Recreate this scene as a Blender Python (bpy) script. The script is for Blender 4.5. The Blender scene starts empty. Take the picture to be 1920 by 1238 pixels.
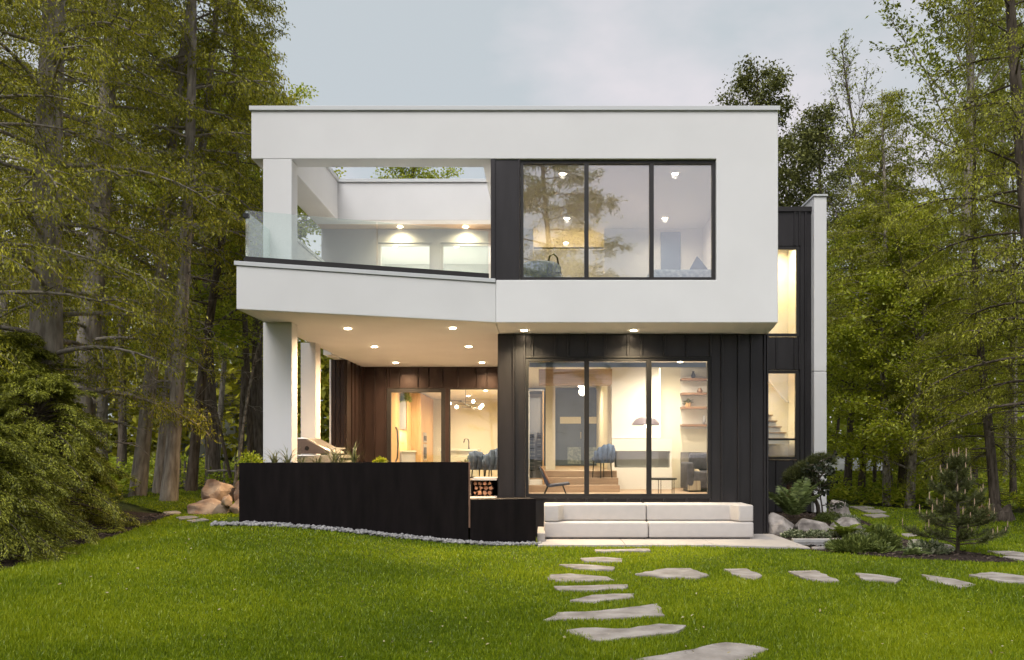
import bpy, bmesh, math, random
import numpy as np
from mathutils import Vector, Matrix

R = math.radians
SC = bpy.context.scene
COL = SC.collection
F, PX, PY, EYE = 1610.0, 1020.0, 850.0, 1.47      # focal length in photo pixels, principal point, eye height

# ---------------------------------------------------------------- camera
cam_d = bpy.data.cameras.new('camera'); cam = bpy.data.objects.new('camera', cam_d); COL.objects.link(cam)
cam.location = (0, 0, EYE); cam.rotation_euler = (R(90), 0, 0)
cam_d.sensor_width = 36; cam_d.lens = F / 1920 * 36
cam_d.shift_x = -(PX - 960) / 1920; cam_d.shift_y = (PY - 619) / 1920
cam_d.clip_start = 0.1; cam_d.clip_end = 900
SC.camera = cam

# ---------------------------------------------------------------- sky
SUN_EL, SUN_AZ = 50, 198          # degrees; azimuth clockwise from +Y: behind the camera, a little to the left
world = bpy.data.worlds.new('World'); SC.world = world; world.use_nodes = True
nt = world.node_tree; nt.nodes.clear()
w_out = nt.nodes.new('ShaderNodeOutputWorld'); w_bg = nt.nodes.new('ShaderNodeBackground')
w_sky = nt.nodes.new('ShaderNodeTexSky'); w_sky.sky_type = 'NISHITA'; w_sky.sun_disc = False
w_sky.sun_elevation = R(SUN_EL); w_sky.sun_rotation = R(SUN_AZ); w_sky.dust_density = 3.0
w_tc = nt.nodes.new('ShaderNodeTexCoord'); w_map = nt.nodes.new('ShaderNodeMapping')
w_map.inputs['Scale'].default_value = (1.0, 1.0, 1.9); w_map.inputs['Location'].default_value = (0.35, 0.2, 0.1)
w_n = nt.nodes.new('ShaderNodeTexNoise'); w_n.inputs['Scale'].default_value = 2.6; w_n.inputs['Detail'].default_value = 6; w_n.inputs['Roughness'].default_value = 0.52
w_r = nt.nodes.new('ShaderNodeValToRGB')
w_r.color_ramp.elements[0].position = 0.42; w_r.color_ramp.elements[0].color = (5.15, 5.6, 5.9, 1)
w_r.color_ramp.elements[1].position = 0.62; w_r.color_ramp.elements[1].color = (7.3, 6.9, 7.2, 1)
w_mx = nt.nodes.new('ShaderNodeMixRGB'); w_mx.inputs['Fac'].default_value = 0.93
L = nt.links.new
L(w_tc.outputs['Generated'], w_map.inputs['Vector']); L(w_map.outputs['Vector'], w_n.inputs['Vector'])
L(w_n.outputs['Fac'], w_r.inputs['Fac']); L(w_sky.outputs['Color'], w_mx.inputs['Color1']); L(w_r.outputs['Color'], w_mx.inputs['Color2'])
L(w_mx.outputs['Color'], w_bg.inputs['Color']); w_bg.inputs['Strength'].default_value = 0.052
L(w_bg.outputs['Background'], w_out.inputs['Surface'])

# ---------------------------------------------------------------- sun (overcast: weak and very soft)
sun_d = bpy.data.lights.new('sun', 'SUN'); sun = bpy.data.objects.new('sun', sun_d); COL.objects.link(sun)
sun_d.energy = 1.5; sun_d.angle = R(40); sun_d.color = (1.0, 0.97, 0.95)
sd = Vector((math.sin(R(SUN_AZ)) * math.cos(R(SUN_EL)), math.cos(R(SUN_AZ)) * math.cos(R(SUN_EL)), math.sin(R(SUN_EL))))
sun.rotation_euler = (-sd).to_track_quat('-Z', 'Y').to_euler()

SC.view_settings.view_transform = 'Standard'; SC.view_settings.look = 'None'
SC.view_settings.exposure = 1.14; SC.view_settings.gamma = 1.0
SC.render.engine = 'CYCLES'
cy = SC.cycles
cy.use_denoising = True; cy.max_bounces = 6; cy.diffuse_bounces = 3; cy.glossy_bounces = 3; cy.transmission_bounces = 4
cy.transparent_max_bounces = 16; cy.caustics_reflective = False; cy.caustics_refractive = False
cy.sample_clamp_indirect = 6.0; cy.use_adaptive_sampling = True; cy.adaptive_threshold = 0.04

# ---------------------------------------------------------------- helpers
def XP(px, Y): return (px - PX) * Y / F
def ZP(py, Y): return EYE + (PY - py) * Y / F
def sstep(a, b, x):
    t = np.clip((x - a) / (b - a), 0, 1); return t * t * (3 - 2 * t)
def gz(x, y):
    """height of the ground: level at the terrace, rising to the left and into the woods"""
    x = np.asarray(x, float); y = np.asarray(y, float)
    z = 0.43 * sstep(0.2, 4.6, -x) + 0.035 * np.maximum(0, -x - 5.2) * sstep(5.2, 9, -x)
    z = z + 0.02 * np.maximum(0, y - 27) + 0.02 * np.maximum(0, x - 8)
    return z
def G(x, y): return float(gz(x, y))
def gp(px, py):
    """the point of the ground seen at a photo pixel"""
    Y = EYE * F / (py - PY)
    for _ in range(12): Y = (EYE - G(XP(px, Y), Y)) * F / (py - PY)
    return XP(px, Y), Y

WOFF = {}
def link(name, data, parent=None, local=False, label=None, cat=None, group=None, kind=None, loc=None):
    o = bpy.data.objects.new(name, data); COL.objects.link(o)
    if parent is not None:
        o.parent = parent
        if not local: o.location = -WOFF[parent]; WOFF[o] = Vector((0, 0, 0))
        else: WOFF[o] = WOFF.get(parent, Vector((0, 0, 0))).copy()
    else: WOFF[o] = Vector((0, 0, 0))
    if loc is not None:
        o.location = loc; WOFF[o] = Vector(loc)
    if label: o['label'] = label
    if cat: o['category'] = cat
    if group: o['group'] = group
    if kind: o['kind'] = kind
    return o
def empty(name, loc, label=None, cat=None, group=None, kind=None, rz=0):
    o = link(name, None, loc=loc, label=label, cat=cat, group=group, kind=kind); o.empty_display_size = 0.1
    o.rotation_euler = (0, 0, rz); return o
def part(name, me, parent, label=None, kind=None):      # a part whose mesh is in the thing's own coordinates
    o = bpy.data.objects.new(name, me); COL.objects.link(o); o.parent = parent
    if label: o['label'] = label
    if kind: o['kind'] = kind
    return o
def copy_tree(o, parent=None):
    c = o.copy(); COL.objects.link(c); c.parent = parent
    for ch in list(o.children): copy_tree(ch, c)
    return c

def mesh_np(name, V, faces, mat, smooth=False, tint=None):
    """mesh from an (n,3) array and a list of (m,k) index arrays"""
    me = bpy.data.meshes.new(name)
    V = np.asarray(V, np.float32); me.vertices.add(len(V)); me.vertices.foreach_set('co', V.ravel())
    faces = [np.asarray(f, np.int32) for f in faces if len(f)]
    li = np.concatenate([f.ravel() for f in faces]); lt = np.concatenate([np.full(len(f), f.shape[1], np.int32) for f in faces])
    ls = np.concatenate([[0], np.cumsum(lt)[:-1]]).astype(np.int32)
    me.loops.add(len(li)); me.loops.foreach_set('vertex_index', li)
    me.polygons.add(len(lt)); me.polygons.foreach_set('loop_start', ls); me.polygons.foreach_set('loop_total', lt)
    if smooth: me.polygons.foreach_set('use_smooth', np.ones(len(lt), bool))
    if tint is not None:
        a = me.attributes.new('tint', 'FLOAT', 'FACE'); a.data.foreach_set('value', np.asarray(tint, np.float32))
    me.update(calc_edges=True); me.materials.append(mat); return me

class MB:
    """collects shapes for one mesh"""
    def __init__(s): s.V, s.Fc, s.n = [], [], 0
    def add(s, V, Fs):
        V = np.asarray(V, float).reshape(-1, 3)
        for f in Fs: s.Fc.append([i + s.n for i in f])
        s.V.append(V); s.n += len(V); return s
    def box(s, x0, x1, y0, y1, z0, z1):
        V = [(x0,y0,z0),(x1,y0,z0),(x1,y1,z0),(x0,y1,z0),(x0,y0,z1),(x1,y0,z1),(x1,y1,z1),(x0,y1,z1)]
        return s.add(V, [(0,3,2,1),(4,5,6,7),(0,1,5,4),(1,2,6,5),(2,3,7,6),(3,0,4,7)])
    def prism_z(s, pts, z0, z1):       # plan polygon, counter-clockwise
        n = len(pts); V = [(x,y,z0) for x,y in pts] + [(x,y,z1) for x,y in pts]
        return s.add(V, [tuple(range(n))[::-1], tuple(range(n,2*n))] + [(i,(i+1)%n,n+(i+1)%n,n+i) for i in range(n)])
    def prism_y(s, pts, y0, y1):       # elevation polygon (x,z)
        n = len(pts); V = [(x,y0,z) for x,z in pts] + [(x,y1,z) for x,z in pts]
        return s.add(V, [tuple(range(n)), tuple(range(n,2*n))[::-1]] + [(i,n+i,n+(i+1)%n,(i+1)%n) for i in range(n)])
    def prism_x(s, pts, x0, x1):       # side polygon (y,z)
        n = len(pts); V = [(x0,y,z) for y,z in pts] + [(x1,y,z) for y,z in pts]
        return s.add(V, [tuple(range(n))[::-1], tuple(range(n,2*n))] + [(i,(i+1)%n,n+(i+1)%n,n+i) for i in range(n)])
    def tube(s, pts, r, sides=8, cap=True):
        V, Q = tube_np(pts, r, sides); Fs = [tuple(q) for q in Q]
        if cap: k = len(V); Fs += [tuple(range(sides))[::-1], tuple(range(k - sides, k))]
        return s.add(V, Fs)
    def lathe(s, prof, c=(0,0,0), seg=20):
        V, Fs = [], []
        for r, z in prof:
            for k in range(seg):
                a = 2*math.pi*k/seg; V.append((c[0]+r*math.cos(a), c[1]+r*math.sin(a), c[2]+z))
        for i in range(len(prof)-1):
            for k in range(seg):
                Fs.append((i*seg+k, i*seg+(k+1)%seg, (i+1)*seg+(k+1)%seg, (i+1)*seg+k))
        return s.add(V, Fs)
    def mesh(s, name, mat, bevel=0, smooth=False, seg=2):
        me = bpy.data.meshes.new(name)
        me.from_pydata(np.concatenate(s.V).tolist(), [], s.Fc)
        bm = bmesh.new(); bm.from_mesh(me)
        bmesh.ops.recalc_face_normals(bm, faces=bm.faces)
        if bevel:
            ed = [e for e in bm.edges if len(e.link_faces) == 2 and e.calc_face_angle(0) > 0.4]
            bmesh.ops.bevel(bm, geom=ed, offset=bevel, segments=seg, affect='EDGES', profile=0.5, clamp_overlap=True)
        bm.to_mesh(me); bm.free()
        if smooth: me.polygons.foreach_set('use_smooth', np.ones(len(me.polygons), bool))
        me.materials.append(mat); return me

def tube_np(pts, r, sides=6):
    P = np.asarray(pts, float); n = len(P); r = np.broadcast_to(np.asarray(r, float), (n,))
    T = np.gradient(P, axis=0); T /= np.linalg.norm(T, axis=1, keepdims=True) + 1e-9
    up = np.array([0.0, 0, 1]) if abs(T[0, 2]) < 0.9 else np.array([1.0, 0, 0])
    A = np.cross(T, up); A /= np.linalg.norm(A, axis=1, keepdims=True) + 1e-9
    B = np.cross(T, A)
    th = np.arange(sides) * 2 * np.pi / sides
    V = P[:, None] + r[:, None, None] * (np.cos(th)[None, :, None] * A[:, None] + np.sin(th)[None, :, None] * B[:, None])
    i = np.arange(n - 1)[:, None] * sides; k = np.arange(sides)[None]; k2 = (k + 1) % sides
    Q = np.stack([i + k, i + k2, i + sides + k2, i + sides + k], -1).reshape(-1, 4)
    return V.reshape(-1, 3), Q

# ---------------------------------------------------------------- materials
def new_mat(name):
    m = bpy.data.materials.new(name); m.use_nodes = True
    nt = m.node_tree; b = nt.nodes['Principled BSDF']; return m, nt, b
def mat(name, col, rough=0.6, metal=0.0, var=0.0, scale=4.0, bump=0.0, bscale=60.0, spec=0.5, stretch=(1,1,1), detail=5.0, col2=None):
    m, nt, b = new_mat(name)
    b.inputs['Roughness'].default_value = rough; b.inputs['Metallic'].default_value = metal
    b.inputs['Specular IOR Level'].default_value = spec; b.inputs['Base Color'].default_value = (*col, 1)
    tc = nt.nodes.new('ShaderNodeTexCoord'); mp = nt.nodes.new('ShaderNodeMapping'); mp.inputs['Scale'].default_value = stretch
    nt.links.new(tc.outputs['Object'], mp.inputs['Vector'])
    if var or col2:
        n = nt.nodes.new('ShaderNodeTexNoise'); n.inputs['Scale'].default_value = scale; n.inputs['Detail'].default_value = detail
        nt.links.new(mp.outputs['Vector'], n.inputs['Vector'])
        r = nt.nodes.new('ShaderNodeValToRGB'); r.color_ramp.elements[0].position = 0.3; r.color_ramp.elements[1].position = 0.7
        c1 = col if col2 else [c * (1 - var) for c in col]; c2 = col2 if col2 else [min(1, c * (1 + var)) for c in col]
        r.color_ramp.elements[0].color = (*c1, 1); r.color_ramp.elements[1].color = (*c2, 1)
        nt.links.new(n.outputs['Fac'], r.inputs['Fac']); nt.links.new(r.outputs['Color'], b.inputs['Base Color'])
    if bump:
        n2 = nt.nodes.new('ShaderNodeTexNoise'); n2.inputs['Scale'].default_value = bscale; n2.inputs['Detail'].default_value = 4
        nt.links.new(mp.outputs['Vector'], n2.inputs['Vector'])
        bp = nt.nodes.new('ShaderNodeBump'); bp.inputs['Strength'].default_value = bump; bp.inputs['Distance'].default_value = 0.02
        nt.links.new(n2.outputs['Fac'], bp.inputs['Height']); nt.links.new(bp.outputs['Normal'], b.inputs['Normal'])
    return m
def wood_mat(name, c1, c2, axis='z', scale=3.0, rough=0.45):
    st = {'z': (9, 9, 0.7), 'x': (0.7, 9, 9), 'y': (9, 0.7, 9)}[axis]
    return mat(name, c1, rough, col2=c2, scale=scale, stretch=st, detail=8)
def emit_mat(name, col, strength):
    m, nt, b = new_mat(name); b.inputs['Base Color'].default_value = (*col, 1)
    b.inputs['Emission Color'].default_value = (*col, 1); b.inputs['Emission Strength'].default_value = strength
    if strength > 20: m.cycles.emission_sampling = 'NONE'      # the spot light of each downlight does the lighting
    return m
def glass_mat(name, tint, f0):
    m = bpy.data.materials.new(name); m.use_nodes = True; nt = m.node_tree; nt.nodes.clear()
    o = nt.nodes.new('ShaderNodeOutputMaterial'); mx = nt.nodes.new('ShaderNodeMixShader')
    t = nt.nodes.new('ShaderNodeBsdfTransparent'); t.inputs['Color'].default_value = (*tint, 1)
    g = nt.nodes.new('ShaderNodeBsdfGlossy'); g.inputs['Roughness'].default_value = 0.0; g.inputs['Color'].default_value = (0.97, 0.97, 1, 1)
    lw = nt.nodes.new('ShaderNodeLayerWeight'); lw.inputs['Blend'].default_value = 0.5         # Schlick's approximation, alike on both faces of the thin pane
    pw_ = nt.nodes.new('ShaderNodeMath'); pw_.operation = 'POWER'; pw_.inputs[1].default_value = 5.0
    f = nt.nodes.new('ShaderNodeMath'); f.operation = 'MULTIPLY_ADD'; f.inputs[1].default_value = 1 - f0; f.inputs[2].default_value = f0
    nt.links.new(lw.outputs['Facing'], pw_.inputs[0]); nt.links.new(pw_.outputs[0], f.inputs[0])
    tc = nt.nodes.new('ShaderNodeTexCoord'); n = nt.nodes.new('ShaderNodeTexNoise'); n.inputs['Scale'].default_value = 0.9; n.inputs['Detail'].default_value = 1
    bp = nt.nodes.new('ShaderNodeBump'); bp.inputs['Strength'].default_value = 0.03; bp.inputs['Distance'].default_value = 0.02
    nt.links.new(tc.outputs['Object'], n.inputs['Vector']); nt.links.new(n.outputs['Fac'], bp.inputs['Height']); nt.links.new(bp.outputs['Normal'], g.inputs['Normal'])
    nt.links.new(f.outputs[0], mx.inputs['Fac']); nt.links.new(t.outputs['BSDF'], mx.inputs[1]); nt.links.new(g.outputs['BSDF'], mx.inputs[2])
    nt.links.new(mx.outputs['Shader'], o.inputs['Surface']); return m
def leaf_mat(name, c1, c2, c3, trans=0.3, noise=0.35, nscale=0.6):
    """foliage: colour differs from leaf to leaf (tint) and from clump to clump (noise)"""
    m = bpy.data.materials.new(name); m.use_nodes = True; nt = m.node_tree; nt.nodes.clear()
    o = nt.nodes.new('ShaderNodeOutputMaterial'); a = nt.nodes.new('ShaderNodeAttribute'); a.attribute_name = 'tint'
    tc = nt.nodes.new('ShaderNodeTexCoord'); n = nt.nodes.new('ShaderNodeTexNoise'); n.inputs['Scale'].default_value = nscale; n.inputs['Detail'].default_value = 3
    nt.links.new(tc.outputs['Object'], n.inputs['Vector'])
    ma = nt.nodes.new('ShaderNodeMath'); ma.operation = 'MULTIPLY_ADD'; ma.inputs[1].default_value = 2 * noise; ma.inputs[2].default_value = -noise
    ad = nt.nodes.new('ShaderNodeMath'); ad.operation = 'ADD'; ad.use_clamp = True
    nt.links.new(n.outputs['Fac'], ma.inputs[0]); nt.links.new(ma.outputs[0], ad.inputs[0]); nt.links.new(a.outputs['Fac'], ad.inputs[1])
    r = nt.nodes.new('ShaderNodeValToRGB'); e = r.color_ramp.elements
    e[0].position = 0.1; e[0].color = (*c1, 1); e[1].position = 0.9; e[1].color = (*c3, 1); k = e.new(0.5); k.color = (*c2, 1)
    nt.links.new(ad.outputs[0], r.inputs['Fac'])
    d = nt.nodes.new('ShaderNodeBsdfDiffuse'); t = nt.nodes.new('ShaderNodeBsdfTranslucent'); mx = nt.nodes.new('ShaderNodeMixShader'); mx.inputs['Fac'].default_value = trans
    g = nt.nodes.new('ShaderNodeBsdfGlossy'); g.inputs['Roughness'].default_value = 0.45; m2 = nt.nodes.new('ShaderNodeMixShader'); m2.inputs['Fac'].default_value = 0.03
    nt.links.new(r.outputs['Color'], d.inputs['Color']); nt.links.new(r.outputs['Color'], t.inputs['Color'])
    nt.links.new(d.outputs['BSDF'], mx.inputs[1]); nt.links.new(t.outputs['BSDF'], mx.inputs[2])
    nt.links.new(mx.outputs['Shader'], m2.inputs[1]); nt.links.new(g.outputs['BSDF'], m2.inputs[2]); nt.links.new(m2.outputs['Shader'], o.inputs['Surface'])
    return m

M = dict(
    stucco=mat('white_stucco', (0.655, 0.65, 0.65), 0.9, var=0.03, scale=1.2, bump=0.12, bscale=140, spec=0.2),
    cap=mat('pale_metal_cap', (0.52, 0.53, 0.54), 0.5, spec=0.4),
    clad=mat('dark_standing_seam_metal', (0.036, 0.033, 0.035), 0.32, 0.5, var=0.14, scale=2.0, bump=0.05, bscale=3, stretch=(3, 3, 0.6)),
    brown=mat('brown_standing_seam_metal', (0.050, 0.032, 0.028), 0.32, 0.5, var=0.16, scale=2.0, bump=0.05, bscale=3, stretch=(3, 3, 0.6)),
    frame=mat('black_window_frame', (0.020, 0.018, 0.018), 0.4, 0.2, var=0.1),
    glass=glass_mat('window_glass', (0.94, 0.95, 0.96), 0.07),
    glass_up=glass_mat('coated_window_glass', (0.93, 0.94, 0.96), 0.29),
    bglass=glass_mat('balustrade_glass', (0.90, 0.955, 0.93), 0.10),
    steel=mat('blackened_steel_plate', (0.0065, 0.0045, 0.0048), 0.6, 0.0, var=0.4, scale=3.5, bump=0.05, bscale=30, spec=0.12, stretch=(3, 3, 0.5)),
    brown_plate=mat('brown_steel_edge', (0.16, 0.085, 0.055), 0.7, var=0.2, scale=6),  # planter end plate, browner and paler than the black plates
    paving=mat('pale_paving', (0.36, 0.33, 0.31), 0.85, var=0.06, scale=3, bump=0.1, bscale=90),
    concrete=mat('grey_concrete', (0.36, 0.35, 0.34), 0.85, var=0.1, scale=5, bump=0.1, bscale=60),
    cream=mat('cream_plaster', (0.80, 0.75, 0.62), 0.85),
    inwhite=mat('white_plaster', (0.80, 0.78, 0.74), 0.85),
    mauve=mat('mauve_enamel', (0.16, 0.125, 0.15), 0.5),
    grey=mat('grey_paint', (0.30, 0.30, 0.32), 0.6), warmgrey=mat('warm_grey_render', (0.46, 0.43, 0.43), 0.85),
    oak=wood_mat('honey_oak_veneer', (0.44, 0.25, 0.10), (0.58, 0.36, 0.17), 'z'),
    oakfloor=wood_mat('oak_floor', (0.32, 0.22, 0.15), (0.42, 0.30, 0.21), 'x'),
    walnut=wood_mat('walnut_shelf', (0.20, 0.10, 0.05), (0.30, 0.17, 0.09), 'x'),
    black=mat('black_metal', (0.012, 0.012, 0.013), 0.4, 0.4),
    chrome=mat('brushed_stainless', (0.55, 0.53, 0.50), 0.28, 1.0, var=0.05, scale=6),
    lampon=emit_mat('lit_lamp_lens', (1.0, 0.80, 0.52), 28.0),
    globe=emit_mat('lit_globe', (1.0, 0.86, 0.62), 5.0),
    sofa=mat('white_outdoor_fabric', (0.45, 0.425, 0.41), 0.95, var=0.03, scale=8, bump=0.15, bscale=220, spec=0.15),
    blue=mat('blue_velvet', (0.07, 0.11, 0.19), 0.85, var=0.35, scale=9),
    blue2=mat('pale_blue_pattern_fabric', (0.16, 0.22, 0.28), 0.9, col2=(0.42, 0.48, 0.52), scale=14),
    dgrey=mat('charcoal_fabric', (0.07, 0.07, 0.09), 0.9, var=0.3, scale=12),
    linen=mat('white_linen', (0.72, 0.71, 0.72), 0.9, bump=0.3, bscale=8),
    doorblue=mat('slate_blue_door', (0.12, 0.16, 0.24), 0.5, var=0.12, scale=2),
    stonetop=mat('pale_stone_worktop', (0.52, 0.54, 0.47), 0.35, var=0.06, scale=5),
    marble=mat('dark_veined_marble', (0.05, 0.05, 0.06), 0.3, col2=(0.30, 0.28, 0.27), scale=3, detail=9),
    bark=mat('grey_brown_bark', (0.13, 0.11, 0.09), 0.95, col2=(0.36, 0.32, 0.275), scale=3.5, bump=0.8, bscale=14, stretch=(4, 4, 0.8), detail=8, spec=0.1),
    bark2=mat('dark_bark', (0.05, 0.04, 0.03), 0.95, col2=(0.16, 0.13, 0.105), scale=3.5, bump=0.8, bscale=14, stretch=(4, 4, 0.8), detail=8, spec=0.1),
    bark3=mat('mottled_pale_bark', (0.06, 0.045, 0.035), 0.95, col2=(0.42, 0.37, 0.31), scale=6, bump=0.7, bscale=14, stretch=(2, 2, 1.4), detail=8, spec=0.1),
    twig=mat('grey_twig', (0.12, 0.10, 0.085), 0.95),
    flag=mat('pale_flagstone', (0.20, 0.175, 0.15), 0.85, col2=(0.41, 0.375, 0.34), scale=4, bump=0.6, bscale=16, detail=8, spec=0.2),
    boulder=mat('grey_pink_granite', (0.12, 0.105, 0.095), 0.9, col2=(0.42, 0.38, 0.35), scale=5, bump=1.0, bscale=12, detail=10, spec=0.2),
    boulder2=mat('rust_tan_rock', (0.17, 0.10, 0.065), 0.9, col2=(0.46, 0.36, 0.27), scale=3.2, bump=1.0, bscale=10, detail=10, spec=0.2),
    pebble=mat('pale_grey_pebble', (0.12, 0.12, 0.125), 0.8, col2=(0.36, 0.35, 0.345), scale=9),
    mulch=mat('dark_mulch', (0.018, 0.013, 0.011), 0.95, col2=(0.06, 0.045, 0.037), scale=40, bump=1.0, bscale=60, spec=0.1),
    soil=mat('lawn_soil', (0.05, 0.07, 0.012), 0.95, col2=(0.085, 0.12, 0.016), scale=1.1, bump=0.5, bscale=80, spec=0.1),
    forest=mat('forest_floor', (0.03, 0.03, 0.012), 0.95, col2=(0.06, 0.075, 0.02), scale=0.8, bump=0.8, bscale=9, spec=0.1, detail=9),
    water=mat('dark_still_water', (0.006, 0.006, 0.007), 0.04, spec=0.6),
    log=mat('split_firewood', (0.24, 0.10, 0.05), 0.9, col2=(0.46, 0.25, 0.14), scale=11),
    candle=mat('pine_candle', (0.40, 0.29, 0.19), 0.8),
    shed=mat('grey_green_siding', (0.16, 0.17, 0.15), 0.85, var=0.08), shedroof=mat('shed_roof', (0.09, 0.085, 0.085), 0.9, var=0.15),
    boat=mat('white_gelcoat', (0.66, 0.66, 0.64), 0.5, var=0.06),
    weathered=mat('weathered_post', (0.16, 0.14, 0.115), 0.95, var=0.25, scale=8),
)
# ================================================================ THE HOUSE
Y0, YW, YB = 14.0, 15.316, 21.2           # upper facade, ground-floor wall, patio rear wall
house = empty('house', (0, 14, 0), 'two storey modern house, white stucco upper box over dark metal ground floor', 'house')
def hp(name, mb, m, parent=None, bevel=0.0, label=None, smooth=False):
    return link(name, mb.mesh(name, M[m] if isinstance(m, str) else m, bevel, smooth), parent or house, label=label)
def HB(name, x0, x1, y0, y1, z0, z1, m, parent=None, bevel=0.0, label=None):
    return hp(name, MB().box(x0, x1, y0, y1, z0, z1), m, parent, bevel, label)

# --- upper box
facade = MB().prism_y([(-4.774, 6.27), (-0.86, 6.27), (2.81, 6.27), (2.81, 4.296), (-0.783, 4.296), (-0.783, 3.60), (3.817, 3.60), (3.817, 7.05), (-4.774, 7.05)], 14.0, 14.42)
for v in facade.V:
    k = (v[:, 1] > 14.2) & (v[:, 0] > 3.8); v[k, 0] += 0.057
hp('upper_wall', facade, 'stucco', bevel=0.012, label='white stucco garden face of the upper storey')
hp('side_wall', MB().prism_z([(3.5, 14.42), (3.874, 14.42), (3.992, 15.3), (4.0, 22), (3.5, 22)], 3.601, 7.049), 'stucco')
HB('roof_cap', -4.80, 3.845, 13.965, 14.46, 7.053, 7.125, 'cap', bevel=0.006)
hp('roof_cap', MB().prism_z([(3.49, 14.463), (3.905, 14.463), (4.03, 15.3), (4.04, 22), (3.49, 22)], 7.053, 7.122), 'cap')
HB('roof', -1.09, 3.49, 14.43, 22, 6.62, 6.95, 'stucco')
HB('column', -4.583, -4.113, 14.001, 14.33, 4.0, 6.268, 'stucco', bevel=0.01, label='white stucco column on the balcony')
HB('roof_beam', -4.772, -4.25, 14.423, 17.7, 6.272, 7.048, 'stucco', bevel=0.01)
HB('roof_cap', -4.80, -4.21, 14.463, 17.66, 7.053, 7.12, 'cap', bevel=0.006)
HB('roof_beam', -4.772, -0.87, 17.703, 18.02, 6.274, 7.046, 'stucco', bevel=0.01)
HB('roof_cap', -4.80, -0.87, 17.663, 18.06, 7.053, 7.118, 'cap', bevel=0.006)
HB('soffit', -4.77, -0.87, 18.023, 18.6, 6.276, 6.36, wood_mat('soffit_board', (0.46, 0.33, 0.22), (0.54, 0.40, 0.28), 'x'))
HB('roof', -4.77, -1.1, 18.07, 22, 6.6, 6.9, 'stucco')
# black metal panel beside the upper window
bp_ = HB('cladding_panel', -0.87, -0.395, 14.03, 14.12, 4.298, 6.268, 'clad', label='black metal panel between balcony and upper window')
HB('seam', -0.868, -0.80, 14.0, 14.028, 4.298, 6.268, 'clad', bp_); HB('seam', -0.425, -0.397, 14.005, 14.028, 4.298, 6.268, 'clad', bp_)
HB('party_wall', -0.86, -0.80, 14.43, 22, 3.96, 6.62, 'inwhite')

def window(name, x0, x1, z0, z1, y, bars, fw=0.055, dep=0.09, glass='glass', label=None, rails=(), mw=0.07, fm='frame'):
    m = MB()
    m.box(x0, x1, y, y + dep, z1 - fw, z1).box(x0, x1, y, y + dep, z0, z0 + fw)
    m.box(x0, x0 + fw, y + 0.001, y + dep - 0.001, z0 + fw, z1 - fw).box(x1 - fw, x1, y + 0.001, y + dep - 0.001, z0 + fw, z1 - fw)
    w = hp(name, m, fm, label=label)
    xs = [x0 + fw] + [b for b in bars] + [x1 - fw]
    for b in bars: HB('mullion', b - mw / 2, b + mw / 2, y - 0.006, y + dep - 0.004, z0 + fw, z1 - fw, 'frame', w)
    for r in rails: HB('transom', x0 + fw, x1 - fw, y + 0.003, y + dep - 0.006, r - 0.025, r + 0.025, 'frame', w)
    for i in range(len(xs) - 1):
        a = xs[i] + (mw / 2 if i else 0); b = xs[i + 1] - (mw / 2 if i < len(xs) - 2 else 0)
        HB('glass_pane', a, b, y + 0.045, y + 0.053, z0 + fw, z1 - fw, glass, w)
    return w
window('window', -0.392, 2.808, 4.298, 6.268, 14.06, (0.696, 1.763), glass='glass_up', label='three-pane black framed window of the upper storey')
# --- wedge-shaped balcony
bal = hp('balcony', MB().prism_z([(-4.551, 12.7), (-0.784, 14.0), (-0.784, 14.27), (-4.3, 13.055), (-4.3, 14.0), (-4.551, 14.0)], 3.60, 4.245), 'stucco', bevel=0.012, label='white stucco balcony parapet angled out to the left')
hp('parapet_cap', MB().prism_z([(-4.575, 12.67), (-0.79, 13.975), (-0.79, 14.29), (-4.275, 13.085), (-4.275, 13.995), (-4.575, 13.995)], 4.249, 4.313), 'cap', bal, 0.005)
hp('balcony_floor', MB().prism_z([(-4.53, 12.74), (-0.80, 14.03), (-0.80, 21.6), (-4.53, 21.6)], 3.606, 3.95), 'stucco', bal)
dv = np.array([3.767, 1.3]); dv /= np.linalg.norm(dv); nv = np.array([-dv[1], dv[0]])
A0, A1 = np.array([-4.551, 12.7]) + nv * 0.10 + dv * 0.12, np.array([-0.88, 13.967]) + nv * 0.10
def strip(a, b, w): return [tuple(a - nv * w), tuple(b - nv * w), tuple(b + nv * w), tuple(a + nv * w)]
hp('base_shoe', MB().prism_z(strip(A0, A1, 0.045), 4.317, 4.405), 'frame', bal)
Bm = A0 + (A1 - A0) * 0.52
for a, b in ((A0 + dv * 0.012, Bm - dv * 0.008), (Bm + dv * 0.008, A1)):
    hp('glass_panel', MB().prism_z(strip(a, b, 0.007), 4.407, 5.10), 'bglass', bal)
HB('glass_panel', A0[0] - 0.005, A0[0] + 0.009, A0[1] + 0.03, 13.98, 4.407, 5.10, 'bglass', bal)
HB('base_shoe', A0[0] - 0.045, A0[0] + 0.04, A0[1] + 0.07, 13.98, 4.318, 4.403, 'frame', bal)
HB('glass_clamp', A0[0] - 0.02, A0[0] + 0.06, A0[1] - 0.03, A0[1] + 0.05, 4.99, 5.05, 'black', bal)
HB('side_parapet', -4.55, -4.2, 14.333, 18.4, 3.952, 5.07, 'stucco', bal, 0.01)
HB('parapet_cap', -4.575, -4.175, 14.336, 18.4, 5.074, 5.12, 'cap', bal)
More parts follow.
